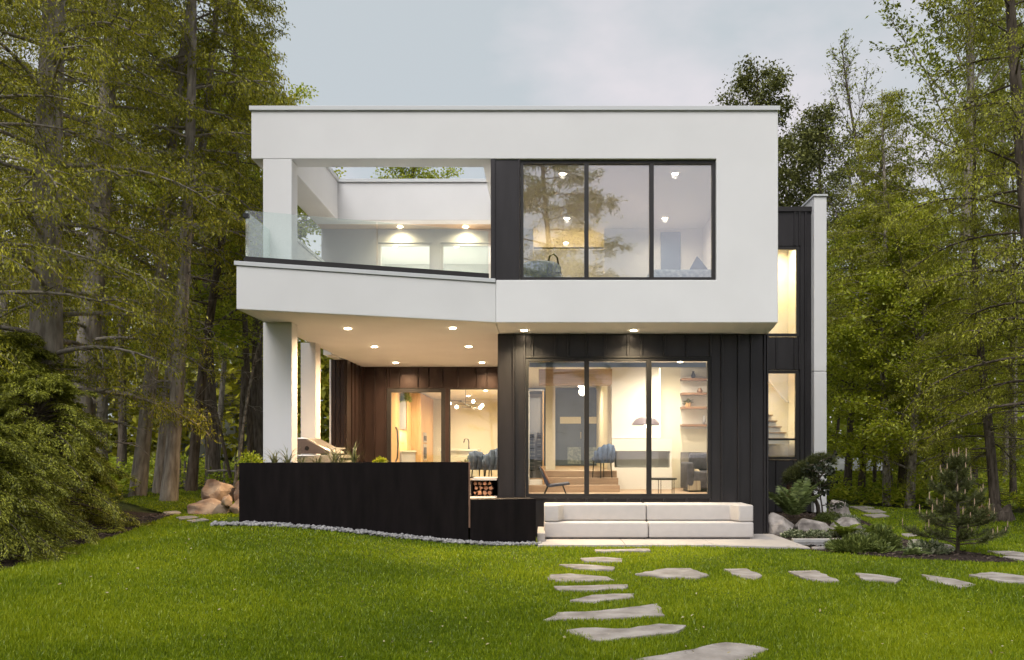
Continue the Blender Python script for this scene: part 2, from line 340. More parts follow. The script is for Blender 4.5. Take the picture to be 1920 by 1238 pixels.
# rear wall of the balcony, its windows and the lit room behind
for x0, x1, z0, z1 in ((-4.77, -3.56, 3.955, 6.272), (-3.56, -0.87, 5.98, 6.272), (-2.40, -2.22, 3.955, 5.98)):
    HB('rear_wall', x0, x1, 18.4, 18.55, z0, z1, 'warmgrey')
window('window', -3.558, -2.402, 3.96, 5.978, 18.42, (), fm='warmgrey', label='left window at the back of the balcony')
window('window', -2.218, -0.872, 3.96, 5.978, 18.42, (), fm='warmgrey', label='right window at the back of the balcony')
HB('inner_wall', -4.7, -0.87, 21.5, 21.6, 3.96, 6.5, 'inwhite'); HB('inner_ceiling', -4.7, -0.87, 18.56, 21.49, 6.2, 6.24, 'inwhite')
HB('side_wall', -4.77, -4.6, 18.56, 22, 3.6, 6.59, 'stucco')

# --- soffit, ground-floor columns, patio
hp('soffit', MB().prism_z([(-0.79, 14.41), (3.872, 14.41), (3.985, 15.3), (3.985, 21.4), (-0.79, 21.4)], 3.607, 3.80), 'stucco')
HB('column', -4.583, -4.113, 14.002, 14.33, 0.2, 3.602, 'stucco', bevel=0.01, label='white stucco column at the front of the patio')
HB('column', -4.70, -4.41, 16.58, 16.95, 0.5, 3.603, 'stucco', bevel=0.01, label='slimmer white column in the middle of the patio side')
HB('patio_floor', -4.75, -0.84, 14.4, 21.19, 0.45, 0.70, 'paving')

def clad(name, rects, y0, m, backs, label=None, seam=0.042, axis='x', back_t=0.16):
    """a clad wall: backing boxes, then one object for each panel with its raised seam"""
    b = MB()
    for (x0, x1, z0, z1) in backs: b.box(x0, x1, y0 + 0.034, y0 + back_t, z0, z1)
    w = hp(name, b, m, label=label)
    for (x0, x1, z0, z1) in rects:
        p = MB().box(x0 + 0.004, x1 - 0.004, y0 + 0.006, y0 + 0.032, z0, z1)
        p.box(x1 - 0.032, x1 + 0.004 - 0.005, y0 - seam, y0 + 0.005, z0 + 0.002, z1 - 0.002)
        p.box(x0 + 0.005, x0 + 0.012, y0 - 0.008, y0 + 0.005, z0 + 0.002, z1 - 0.002)
        hp('cladding_panel', p, m, w, 0.007)
    return w
def cols(pxs, Y): return [XP(p, Y) for p in pxs]
c = cols((933, 965, 985), YW); rects = [(c[i], c[i+1], 0.02, 3.595) for i in range(2)]
c = cols((985, 1000, 1043, 1067, 1101, 1136, 1179, 1204, 1247, 1289, 1333), YW)
rects += [(c[i], c[i+1], 3.20, 3.595) for i in range(10)] + [(c[i], c[i+1], 0.02, 0.66) for i in range(10)]
c = cols((1333, 1355, 1386, 1410, 1435, 1440), YW); rects += [(c[i], c[i+1], 0.02, 3.595) for i in range(5)]
xl, xa, xb, xr = XP(933, YW), XP(985, YW), XP(1333, YW), XP(1440, YW)
clad('cladding_wall', rects, YW, 'clad', [(xl, xa, 0.02, 3.6), (xb, xr, 0.02, 3.6), (xa, xb, 3.19, 3.6), (xa, xb, 0.02, 0.67)], 'dark standing seam metal wall of the ground floor')
HB('window_trim', xa + 0.002, xb - 0.002, YW - 0.03, YW + 0.03, 3.172, 3.196, 'frame'); HB('window_sill', xa + 0.002, xb - 0.002, YW - 0.04, YW + 0.03, 0.664, 0.688, 'frame')
window('window', xa + 0.004, xb - 0.004, 0.69, 3.17, YW - 0.01, (XP(1100, YW), XP(1217, YW)), mw=0.085, label='tall three-pane living room window')
HB('side_wall', xl + 0.002, xl + 0.14, YW + 0.17, 21.2, 0.02, 3.6, 'clad'); HB('side_wall', xr - 0.15, xr - 0.003, YW + 0.17, 27, 0.02, 3.6, 'clad')

# patio rear wall
dx0, dx1, wx1 = XP(725, YB), XP(835, YB), XP(935, YB)
zt = ZP(728, YB)
rects = []
c = cols((668, 684, 703, 725), YB); rects += [(c[i], c[i+1], 0.70, 3.595) for i in range(3)]
c = cols((725, 730, 749, 784, 804, 830, 859, 893, 913, 935), YB); rects += [(c[i], c[i+1], zt + 0.03, 3.595) for i in range(9)]
clad('cladding_wall', rects, YB, 'brown', [(XP(660, YB), dx0, 0.5, 3.6), (dx0, wx1, zt + 0.02, 3.6), (dx0, wx1, 0.5, 0.70)], 'brown standing seam metal wall at the back of the patio')
HB('window_trim', dx0 + 0.002, wx1 - 0.002, YB - 0.03, YB + 0.03, zt, zt + 0.026, 'brown')
window('patio_door', dx0 + 0.004, dx1 - 0.004, 0.705, zt - 0.003, YB - 0.01, (), fw=0.10, label='glazed patio door into the kitchen')
HB('door_post', dx1 - 0.002, dx1 + 0.09, YB - 0.012, YB + 0.1, 0.705, zt - 0.003, 'brown')
window('window', dx1 + 0.092, wx1, 0.86, zt - 0.003, YB - 0.01, (), fw=0.03, label='kitchen window beside the patio door')
HB('window_sill', dx1 + 0.092, wx1, YB - 0.10, YB + 0.1, 0.705, 0.857, 'concrete')
# pilaster block closing the left side of the patio
bl = HB('pilaster', -4.84, -4.52, 19.55, 21.15, 0.5, 3.6, 'brown', label='dark clad block at the left end of the patio wall')
for i, (a, b) in enumerate(((-4.838, -4.735), (-4.735, -4.63), (-4.63, -4.522))):
    hp('cladding_panel', MB().box(a + 0.004, b - 0.004, 19.52, 19.548, 0.7, 3.595).box(b - 0.014, b - 0.005, 19.495, 19.519, 0.7, 3.593), 'brown', bl)
for a, b in ((19.56, 20.0), (20.0, 20.35), (20.35, 20.8), (20.8, 21.14)):
    hp('cladding_panel', MB().box(-4.518, -4.49, a + 0.004, b - 0.004, 0.7, 3.595).box(-4.489, -4.46, b - 0.016, b - 0.005, 0.7, 3.593), 'brown', bl)
HB('corner_trim', -4.88, -4.842, 19.52, 21.15, 0.5, 3.6, 'stucco')

# --- stair tower on the right with its white fin
tx0, tx1 = 3.9, XP(1525, YB)
wu = (XP(1392, YB), XP(1499, YB), ZP(631, YB), ZP(463, YB)); wl = (XP(1392, YB), XP(1497, YB), ZP(862, YB), ZP(695, YB))
wxr = wu[1] + 0.01
ztw = ZP(390, YB)
rects = []
c = cols((1499.8, 1511, 1525), YB); rects += [(c[0], c[1], 0.02, ztw - 0.1), (c[1], c[2], 0.02, ztw - 0.1)]
c = cols((1366, 1391.5, 1425, 1457, 1491, 1499.8), YB)
for i in range(1, 5): rects += [(c[i], c[i+1], wu[3] + 0.02, ztw - 0.1), (c[i], c[i+1], wl[3] + 0.02, wu[2] - 0.02), (c[i], c[i+1], 0.02, wl[2] - 0.02)]
tower = clad('stair_tower', rects, YB, 'clad', [(tx0, c[1], 0.02, ztw - 0.12), (wxr - 0.03, tx1, 0.02, ztw - 0.12), (c[1], wxr - 0.03, wu[3] + 0.01, ztw - 0.12), (c[1], wxr - 0.03, wl[3] + 0.01, wu[2] - 0.01), (c[1], wxr - 0.03, 0.02, wl[2] - 0.01)], 'dark clad stair tower on the right')
HB('parapet_cap', tx0, tx1 - 0.003, YB - 0.05, YB + 0.2, ztw - 0.095, ztw + 0.02, 'frame')
window('window', wu[0] + 0.003, wu[1] - 0.004, wu[2], wu[3], YB - 0.02, (), fw=0.07, label='tall yellow-lit stair window, upper')
window('window', wl[0] + 0.003, wl[1] - 0.004, wl[2], wl[3], YB - 0.02, (), fw=0.07, rails=(ZP(824, YB),), label='stair window near the ground showing oak treads')
HB('fin_wall', XP(1526, 21.0), XP(1549.5, 21.0), 20.98, 26, 0.02, ZP(697, 21), 'stucco', bevel=0.008, label='white fin wall at the right end of the house')
HB('fin_wall', XP(1526, 21.0), XP(1549.5, 21.0), 20.98, 26, ZP(697, 21) + 0.014, ZP(369, 21), 'stucco', bevel=0.008)
HB('fin_cap', XP(1524, 21.0), XP(1551, 21.0), 20.94, 26.02, ZP(369, 21) + 0.003, ZP(365.5, 21), 'cap')
# tower interior
HB('inner_wall', 4.1, tx1 - 0.02, 23.2, 23.3, 0.02, 7.2, 'cream'); HB('inner_wall', tx1 - 0.06, tx1 - 0.005, YB + 0.17, 23.19, 0.02, 7.2, 'cream'); HB('inner_wall', 4.0, 4.1, YB + 0.17, 23.3, 0.02, 7.2, 'cream')
HB('inner_ceiling', 4.1, tx1 - 0.07, YB + 0.17, 23.19, 7.05, 7.1, 'inwhite'); HB('tower_roof', 4.0, tx1 - 0.003, YB + 0.17, 25.9, 7.21, 7.3, 'shedroof')
st = HB('staircase', 4.11, 6.1, 22.0, 22.12, 0.70, 0.9, 'oak', label='oak stair climbing to the left behind the tower window')
for k in range(8):
    zs = ZP(822, 22.3) + k * 0.152; xe = XP(1481, 22.2) - k * 0.115
    HB('tread', 4.2, xe, 22.1 + 0.0 * k, 23.15, zs - 0.028, zs, 'oak', st); HB('riser', 4.2, xe - 0.03, 22.13, 23.15, zs - 0.15, zs - 0.03, 'cream', st)
HB('floor', 4.11, tx1 - 0.07, YB + 0.2, 23.19, 0.60, 0.699, 'oakfloor')
hp('handrail', MB().tube([(XP(1436, 23.0), 23.1, ZP(705, 23)), (XP(1443, 23.0), 23.1, ZP(713, 23)), (XP(1476, 23.0), 23.1, ZP(753, 23)), (XP(1481, 23), 23.1, ZP(753, 23))], 0.028, 8), 'inwhite', st)

# --- bedroom behind the upper window
zc = 6.28
HB('floor', -0.86, 3.49, 14.43, 20.9, 3.81, 3.95, 'oakfloor'); HB('inner_ceiling', -0.86, 3.49, 14.43, 20.9, zc, zc + 0.06, 'inwhite')
for x0, x1 in ((-0.86, -0.23), (1.29, 3.49)): HB('inner_wall', x0, x1, 18.4, 18.5, 3.951, zc - 0.001, 'inwhite')
HB('inner_wall', 3.40, 3.49, 14.43, 18.39, 3.951, zc - 0.001, 'inwhite'); HB('inner_wall', -0.86, 3.4, 20.8, 20.9, 3.951, zc - 0.001, 'cream')
HB('inner_wall', 1.30, 1.4, 18.51, 20.79, 3.951, zc - 0.001, 'cream'); HB('inner_wall', -0.86, -0.78, 18.51, 20.79, 3.951, zc - 0.001, 'cream')
HB('shower_rail', -0.22, 1.28, 18.43, 18.46, 5.86, 5.89, 'black'); HB('half_wall', -0.22, 1.28, 18.42, 18.49, 3.951, 5.84, 'cream')
HB('wardrobe_door', 2.50, 2.92, 18.36, 18.397, 3.952, 6.2, 'doorblue')

# --- living room behind the tall window
zf, zcl = 0.69, 3.42
HB('floor', xl + 0.15, xr - 0.16, YW + 0.17, 19.4, 0.55, zf, 'oakfloor'); HB('inner_ceiling', xl + 0.15, xr - 0.16, YW + 0.17, 26.0, zcl, zcl + 0.08, 'inwhite')
HB('inner_wall', 1.53, xr - 0.16, 19.4, 19.5, 0.56, zcl - 0.001, 'cream'); HB('inner_wall', xr - 0.2, xr - 0.152, YW + 0.17, 19.39, zf + 0.001, zcl - 0.001, 'cream')
HB('inner_wall', xl + 0.15, xl + 0.2, YW + 0.17, 26.0, zf + 0.001, zcl - 0.001, 'cream')
HB('inner_wall', XP(1023, 19.2), XP(1041, 19.2), 19.1, 19.2, 1.105, zcl - 0.001, 'cream'); HB('inner_wall', XP(1137, 19.4), XP(1147, 19.4), 19.0, 19.42, 1.105, zcl - 0.001, 'cream')
HB('beam', XP(1010, 18.2), XP(1147, 18.2), 18.1, 18.6, ZP(721, 18.2), ZP(693, 18.2), 'oakfloor', label='wooden beam over the hall opening')
for k in range(3):
    HB('step', xl + 0.21, 1.52, 17.2 + 0.36 * k, 17.2 + 0.36 * (k + 1), zf + 0.001, zf + 0.137 * (k + 1), 'oakfloor', bevel=0.006)
HB('hall_floor', xl + 0.21, 1.55, 18.29, 26.0, 0.9, 1.10, 'oakfloor'); HB('inner_wall', 1.56, 1.62, 19.51, 26.0, 0.9, zcl - 0.001, 'cream')
HB('inner_wall', xl + 0.21, 1.55, 25.6, 25.7, 1.101, zcl - 0.001, 'doorblue')
fd = HB('front_door', XP(1046, 25), XP(1136, 25), 25.5, 25.56, 1.105, 3.35, 'doorblue', label='slate blue front door at the end of the hall')
for a, b, z0, z1, m in ((1050, 1089, 2.35, 2.55, 'cream'), (1100, 1134, 2.35, 2.55, 'cream'), (1064, 1089, 1.15, 1.65, 'blue2'), (1100, 1134, 1.15, 1.65, 'blue2')):
    HB('door_light', XP(a, 25.5), XP(b, 25.5), 25.48, 25.498, z0, z1, m, fd)
hp('door_handle', MB().tube([(1.09, 25.44, 1.9), (1.09, 25.44, 2.1)], 0.02).box(1.08, 1.10, 25.44, 25.499, 1.94, 1.96), 'chrome', fd)
# fireplace
fp = HB('fireplace', XP(1148, 18.6), XP(1260, 18.6), 18.6, 19.39, zf + 0.001, ZP(877, 18.6), 'inwhite', label='white see-through fireplace')
HB('chimney_breast', XP(1147, 18.7), XP(1236, 18.7), 18.7, 19.39, ZP(822, 18.7), zcl - 0.001, 'inwhite', fp); HB('mantel', XP(1148, 18.6), XP(1260, 18.6), 18.6, 19.39, ZP(846, 18.6), ZP(823, 18.7), 'inwhite', fp)
HB('firebox', XP(1156, 19), XP(1254, 19), 19.0, 19.385, ZP(876, 18.6), ZP(847, 18.6), 'inwhite', fp)
for a in (1148, 1256): HB('fire_side', XP(a, 18.6), XP(a + 4, 18.6), 18.62, 18.99, ZP(877, 18.6) + 0.001, ZP(846, 18.6) - 0.001, 'inwhite', fp)
HB('fire_glass', XP(1153, 18.65), XP(1255, 18.65), 18.64, 18.646, ZP(876.5, 18.6), ZP(846.5, 18.6), 'glass', fp)
# shelving niche
sh = MB()
shelf_y = (700, 712, 739, 765, 798)
sn = HB('shelf_niche', XP(1277, 19.3), xr - 0.21, 19.36, 19.39, ZP(804, 19.3), ZP(690, 19.3), 'inwhite', label='niche with wooden shelves')
for p in (712, 739, 765, 798): HB('shelf', XP(1277, 19.2), xr - 0.22, 19.05, 19.355, ZP(p + 2, 19.2), ZP(p - 2, 19.2), 'walnut', sn)
HB('marble_panel', XP(1277, 19.3), xr - 0.21, 19.33, 19.39, zf + 0.002, ZP(848, 19.3), 'marble')
HB('light_strip', XP(1237, 18.8), XP(1239, 18.8), 18.9, 18.93, ZP(820, 18.8), ZP(690, 18.8), emit_mat('lit_led_strip', (1, 0.88, 0.66), 2.2), label='lit vertical light strip beside the chimney breast')
bl_ = HB('roller_blind', xa + 0.07, xb - 0.07, YW + 0.10, YW + 0.13, ZP(687.5, YW), 3.10, mat('blue_grey_blind', (0.22, 0.27, 0.36), 0.8), label='blue grey roller blind pulled up at the window head')

# --- kitchen behind the patio wall
HB('floor', -4.5, -0.86, YB + 0.17, 29.0, 0.55, 0.70, 'oakfloor'); HB('inner_ceiling', -4.5, -0.86, YB + 0.17, 29.0, 3.3, 3.36, 'inwhite')
HB('inner_wall', -4.5, -0.86, 29.0, 29.1, 0.56, 3.299, 'cream'); HB('inner_wall', -0.93, -0.86, YB + 0.17, 28.99, 0.701, 3.299, 'cream'); HB('inner_wall', -4.5, -4.42, YB + 0.17, 28.99, 0.701, 3.299, 'cream')
HB('kitchen_roof', -4.55, 3.97, 22.01, 29.2, 3.62, 3.8, 'stucco'); HB('side_wall', -4.6, -4.51, YB + 0.17, 29.1, 0.3, 3.6, 'stucco'); HB('rear_wall', -4.6, 3.99, 29.11, 29.3, 0.3, 3.6, 'stucco')
kc = HB('kitchen_cabinets', -4.40, -3.85, 21.6, 22.9, 0.72, 3.25, 'oak', bevel=0.006, label='tall oak cabinets with built in fridge and ovens')
for z0, z1, y in ((1.25, 2.15, 22.2), (1.25, 2.15, 22.28)):
    hp('handle', MB().tube([(-3.84, y, z0), (-3.80, y, z0 + 0.1), (-3.785, y, (z0 + z1) / 2), (-3.80, y, z1 - 0.1), (-3.84, y, z1)], 0.016, 8), 'black', kc)
HB('gap', -3.852, -3.845, 21.6, 22.9, 1.12, 1.135, 'black', kc)
HB('base_cabinet', -4.40, -3.80, 22.92, 25.4, 0.72, 1.50, 'grey', kc); HB('worktop', -4.40, -3.77, 22.92, 25.4, 1.503, 1.545, 'stonetop', kc)
HB('wall_cabinet', -4.40, -3.95, 22.92, 24.6, 2.15, 3.0, 'grey', kc); HB('oak_cabinet', -4.40, -3.93, 24.62, 25.4, 1.55, 3.25, 'oak', kc)
HB('tall_cabinet', -4.40, -3.65, 25.42, 28.3, 0.72, 3.25, 'oak', kc, 0.006)
for z0, z1 in ((1.25, 1.75), (1.8, 2.1)):
    ov = HB('oven', -3.648, -3.63, 25.9, 26.6, z0, z1, 'chrome', kc); HB('oven_glass', -3.629, -3.622, 25.98, 26.52, z0 + 0.05, z1 - 0.1, 'black', ov)
HB('splashback', -4.395, -4.38, 22.93, 24.6, 1.55, 2.14, 'oak', kc)

# --- lamps of the house: recessed downlights, each a lens in a trim with its own spot light
WARM = (1.0, 0.82, 0.50)
ring = MB().lathe([(0.06, 0), (0.085, 0), (0.088, 0.006), (0.06, 0.006), (0.06, 0)], seg=16).mesh('downlight', M['cap'])
lens = MB().lathe([(0.0005, 0.004), (0.058, 0.004), (0.058, 0.010), (0.0005, 0.010)], seg=12).mesh('lamp_lens', M['lampon'])
def downlight(x, y, z, power, spot=168, col=WARM, blend=1.0):
    o = bpy.data.objects.new('downlight', ring); COL.objects.link(o); o.parent = house; o.location = Vector((x, y, z - 0.012)) - house.location
    q = bpy.data.objects.new('lamp_lens', lens); COL.objects.link(q); q.parent = o; q.location = (0, 0, -0.003)
    ld = bpy.data.lights.new('downlight_beam', 'SPOT'); ld.energy = power * 0.82; ld.color = col; ld.spot_size = R(spot); ld.spot_blend = blend; ld.shadow_soft_size = 0.05
    l = bpy.data.objects.new('downlight_beam', ld); COL.objects.link(l); l.location = (x, y, z - 0.04)
for px, py in ((652, 616), (702, 650), (742, 680), (849, 615), (879, 650), (904, 680)):
    Y = (3.604 - EYE) * F / (PY - py); Y = min(Y, 20.75); downlight(XP(px, Y), Y, 3.604, 300, col=(1.0, 0.68, 0.38))
for px in (983, 1188): downlight(XP(px, 14.9), 14.9, 3.606, 170, 140)
for px in (750, 873): downlight(XP(px, 18.2), 18.2, 6.275, 45)
for x in (-3.4, -2.0): downlight(x, 19.6, 6.2, 380, col=(1.0, 0.93, 0.80))
for x, y in ((0.32, 14.75), (2.25, 14.75), (0.47, 17.55), (2.47, 17.55)): downlight(x, y, zc, 48, col=(1.0, 0.87, 0.64))
downlight(0.5, 19.6, zc, 260)
for x, y in ((0.2, 16.4), (1.5, 16.2), (2.8, 16.2), (2.2, 17.7), (2.9, 18.3)): downlight(x, y, zcl, 115, col=(1.0, 0.87, 0.64))
for y in (20.5, 23.3): downlight(0.8, y, zcl, 130)
for x, y in ((-3.0, 22.4), (-1.7, 22.4), (-3.1, 24.6), (-1.7, 25), (-2.4, 27.3)): downlight(x, y, 3.298, 190)
for x, y in ((5.4, 21.9), (6.1, 22.6)): downlight(x, y, 7.048, 130)
HB('added_lamp_slab', 4.11, 5.25, 21.6, 23.1, 3.62, 3.75, 'oakfloor')  # slab added out of view to carry the extra stair lamps
for y in (21.95, 22.7): downlight(5.0, y, 3.615, 110)  # added, unseen downlights that brighten the lower stair window
ld = bpy.data.lights.new('under_cabinet_lamp', 'AREA'); ld.energy = 25; ld.size = 0.1; ld.size_y = 1.5; ld.shape = 'RECTANGLE'; ld.color = WARM
l = bpy.data.objects.new('under_cabinet_lamp', ld); COL.objects.link(l); l.location = (-4.15, 23.75, 2.14)
# ================================================================ GROUND
xs = np.concatenate([np.linspace(-320, -30, 12), np.linspace(-26, 26, 105), np.linspace(30, 320, 12)])
ys = np.concatenate([np.linspace(-150, -6, 14), np.linspace(-4, 46, 101), np.linspace(50, 420, 16)])
def sheet(name, xs, ys, dz, m, kind='structure', keep=None):
    gx, gy = np.meshgrid(xs, ys, indexing='ij'); V = np.stack([gx, gy, np.minimum(gz(gx, gy), 4) + dz], -1).reshape(-1, 3)
    i, j = np.meshgrid(np.arange(len(xs) - 1), np.arange(len(ys) - 1), indexing='ij'); k = (i * len(ys) + j).ravel()
    Q = np.stack([k, k + len(ys), k + len(ys) + 1, k + 1], -1)
    if keep is not None: Q = Q[keep(V[Q].mean(1))]
    return link(name, mesh_np(name, V, [Q], m, True), kind=kind)
def pip(x, y, poly):
    x = np.asarray(x); y = np.asarray(y); r = np.zeros(x.shape, bool); n = len(poly)
    for i in range(n):
        x1, y1 = poly[i]; x2, y2 = poly[(i + 1) % n]
        if y1 == y2: continue
        c_ = ((y1 > y) != (y2 > y)) & (x < (x2 - x1) * (y - y1) / (y2 - y1) + x1); r ^= c_
    return r
# edges of the lawn: hedge bed on the left, woods on the right and behind
LAWN = [(-3.6, 3.0), (-4.3, 5.5), (-4.75, 7.6), (-5.15, 9.2), (-5.4, 11.0), (-5.8, 12.6), (-6.2, 14.4), (-8.4, 17.0), (-9.5, 21.5), (-5.2, 22.5), (-4.3, 14), (4.0, 15.5), (7.0, 20.6), (7.2, 24.5), (8.8, 24.2), (9.6, 22.0), (11.0, 20.2), (14, 18.5), (14, 3.0)]
BED = [(3.75, 13.25), (4.35, 12.55), (5.0, 11.9), (5.7, 11.55), (6.35, 11.45), (6.45, 11.9), (6.3, 12.7), (6.0, 13.6), (6.2, 15.0), (6.6, 17.0), (7.1, 19.5), (6.95, 20.9), (4.0, 21.1), (4.0, 15.4), (4.12, 14.2)]
HEDGEBED = [(-3.6, 3.0), (-4.3, 5.5), (-4.75, 7.6), (-5.15, 9.2), (-5.4, 11.0), (-5.8, 12.6), (-6.2, 14.4), (-8.0, 15.0), (-9, 9), (-8, 3)]
sheet('ground', xs, ys, -0.03, M['forest'])
sheet('lawn', np.arange(-9.8, 14.2, 0.2), np.arange(3.0, 24.8, 0.2), 0.0, M['soil'], keep=lambda c: pip(c[:, 0], c[:, 1], LAWN))
for poly, nm in ((BED, 'garden_bed'), (HEDGEBED, 'hedge_bed')):
    bx = [p[0] for p in poly]; by = [p[1] for p in poly]
    sheet(nm, np.arange(min(bx), max(bx), 0.07), np.arange(min(by), max(by), 0.07), 0.012, M['mulch'], keep=lambda c, poly=poly: pip(c[:, 0], c[:, 1], poly))
rng = np.random.default_rng(5)
n = 9000
cx = rng.uniform(-9, 7.2, n * 3); cyy = rng.uniform(3, 21, n * 3); k = pip(cx, cyy, BED) | (pip(cx, cyy, HEDGEBED) & (cx > -6.4)); cx, cyy = cx[k][:n], cyy[k][:n]; n = len(cx)
a = rng.uniform(0, 6.28, n); l_ = rng.uniform(0.015, 0.045, n); w_ = rng.uniform(0.005, 0.014, n); h_ = gz(cx, cyy) + rng.uniform(0.014, 0.035, n)
dx, dy = np.cos(a), np.sin(a); V = np.stack([np.stack([cx - dx*l_ , cyy - dy*l_, h_], -1), np.stack([cx - dy*w_, cyy + dx*w_, h_ + 0.008], -1), np.stack([cx + dx*l_, cyy + dy*l_, h_ + rng.uniform(-.01, .015, n)], -1), np.stack([cx + dy*w_, cyy - dx*w_, h_], -1)], 1).reshape(-1, 3)
link('mulch_chips', mesh_np('mulch_chips', V, [np.arange(4 * n).reshape(-1, 4)], mat('bark_chip', (0.05, 0.034, 0.026), 0.95, col2=(0.15, 0.11, 0.085), scale=25)), kind='stuff', label='dark shredded bark mulch in the beds', cat='mulch')

# --- terrace and stepping stones
ter = link('terrace', None, kind='structure', loc=(0, 14, 0))
tx = [-0.10, 1.28, 2.66, 4.06]
for i in range(3):
    for (ya, yb) in ((13.45, 14.62), (14.63, 15.28)):
        xa_, xb_ = tx[i] + 0.004, tx[i + 1] - 0.004
        pts = [(xa_, ya), (xb_, ya - (0.38 if i == 2 and ya < 14 else 0)), (xb_, yb), (xa_, yb)]
        link('paving_slab', MB().prism_z(pts, -0.05, 0.035).mesh('paving_slab', M['paving'], 0.006), ter)
step = empty('garden_step', (-0.05, 14.6, 0.03), 'low pale step tucked behind the black planter end', 'step')
link('slab', MB().box(-0.11, 0.02, 13.95, 15.2, 0.036, 0.17).mesh('slab', M['paving'], 0.01), step)

STONES = [
 [(1115,1034),(1216,1032.5),(1220,1036),(1118,1037.5)],
 [(1088,1050),(1130,1048),(1168,1051),(1166,1057),(1100,1056)],
 [(1048,1062),(1095,1062),(1153,1067),(1150,1072.5),(1078,1070)],
 [(1030,1081),(1070,1079),(1140,1085),(1152,1091),(1060,1094),(1027,1090)],
 [(1038,1104),(1100,1103),(1177,1101),(1172,1108),(1120,1111),(1046,1111)],
 [(1068,1130),(1110,1120),(1190,1117),(1190,1124),(1120,1132)],
 [(1018,1167),(1045,1153),(1120,1150),(1180,1143),(1232,1136),(1247,1158),(1150,1163)],
 [(1060,1188),(1090,1184),(1180,1185),(1235,1176),(1287,1179),(1270,1190),(1190,1200),(1118,1208)],
 [(1190,1242),(1300,1222),(1360,1209),(1420,1216),(1442,1222),(1400,1240),(1330,1266),(1210,1266)],
 [(1190,1080),(1250,1069.5),(1295,1069.5),(1330,1083),(1310,1088.5),(1240,1086)],
 [(1357,1071),(1400,1070),(1429,1083),(1420,1090.5),(1388,1087)],
 [(1477,1075),(1530,1073.5),(1574,1093),(1545,1095),(1500,1085)],
 [(1604,1079),(1650,1083),(1690,1090),(1680,1096.5),(1618,1090)],
 [(1726,1080),(1790,1089),(1830,1100),(1800,1105.5),(1743,1092)],
 [(1816,1082),(1860,1077),(1935,1086),(1935,1098),(1880,1094)],
 [(1850,1036),(1900,1037),(1940,1044),(1940,1050),(1885,1044)],
 [(1880,1047),(1910,1046),(1950,1052),(1950,1060)],
 [(1592,952),(1625,951),(1640,954),(1610,956)], [(1612,958),(1650,957),(1662,962),(1625,962)], [(1618,967),(1655,965),(1668,970),(1640,972)],
 [(1690,1003),(1715,1002),(1722,1006),(1698,1008)],
 [(306,962),(330,960),(340,964),(312,967)], [(330,973),(360,970),(372,973),(340,977)], [(350,979),(380,975),(392,978),(360,982)],
]
path = link('stepping_stone_path', None, kind='structure', loc=(1, 9, 0))
SPOLY = []
rs = random.Random(4)
for poly in STONES:
    g = [gp(*p) for p in poly]; c0 = np.mean(g, 0); out = []
    for i in range(len(g)):
        p, q = np.array(g[i]), np.array(g[(i + 1) % len(g)])
        L_ = np.linalg.norm(q - p); k = max(1, int(L_ / 0.11))
        for t in range(k):
            w = p + (q - p) * t / k; nn = np.array([-(q - p)[1], (q - p)[0]]) / (L_ + 1e-6)
            out.append(tuple(w + nn * rs.uniform(-0.022, 0.022) * (t > 0)))
    ar = sum(out[i][0]*out[(i+1)%len(out)][1]-out[(i+1)%len(out)][0]*out[i][1] for i in range(len(out)))
    if ar < 0: out = out[::-1]
    SPOLY.append([tuple(np.array(p) * 0.91 + c0 * 0.09) for p in out])
    h = G(*c0); link('stepping_stone', MB().prism_z(out, h - 0.05, h + 0.026 + rs.uniform(-0.004, 0.008)).mesh('stepping_stone', M['flag'], 0.008), path)

# --- black steel planter wall
P0, P1 = np.array([-4.44, 12.5]), np.array([-0.128, 13.76]); pd = (P1 - P0) / np.linalg.norm(P1 - P0); pn = np.array([-pd[1], pd[0]]); PL = np.linalg.norm(P1 - P0)
def pl(t, d): return tuple(P0 + pd * t + pn * d)
TT = PL * 0.762
pw = empty('planter_wall', (-2.3, 13.2, 0.2), 'long black steel planter wall stepping down in front of the patio', 'planter')
link('steel_plate', MB().prism_z([pl(0, 0), pl(TT - 0.03, 0), pl(TT - 0.03, 0.04), pl(0, 0.04)], -0.1, 1.33).mesh('steel_plate', M['steel'], 0.004), pw)
link('end_plate', MB().prism_z([pl(TT - 0.028, 0.002), pl(TT, 0.002), pl(TT, 1.02), pl(TT - 0.028, 1.02)], 0.3, 1.332).mesh('end_plate', M['brown_plate'], 0.003), pw, label='brown steel plate closing the right end of the tall planter')
link('end_plate', MB().prism_z([pl(-0.002, 0.042), pl(0.03, 0.042), pl(0.03, 1.02), pl(-0.002, 1.02)], -0.1, 1.328).mesh('end_plate', M['steel'], 0.003), pw)
link('back_plate', MB().prism_z([pl(0.032, 0.99), pl(TT - 0.03, 0.99), pl(TT - 0.03, 1.02), pl(0.032, 1.02)], 0.3, 1.325).mesh('back_plate', M['steel']), pw)
link('soil', MB().prism_z([pl(0.034, 0.045), pl(TT - 0.032, 0.045), pl(TT - 0.032, 0.985), pl(0.034, 0.985)], 0.9, 1.27).mesh('soil', M['mulch']), pw)
link('low_block', MB().prism_z([pl(TT + 0.002, 0.003), pl(PL, 0.003), pl(PL, 0.42), pl(TT + 0.002, 0.42)], -0.1, 0.742).mesh('low_block', M['steel'], 0.005), pw)

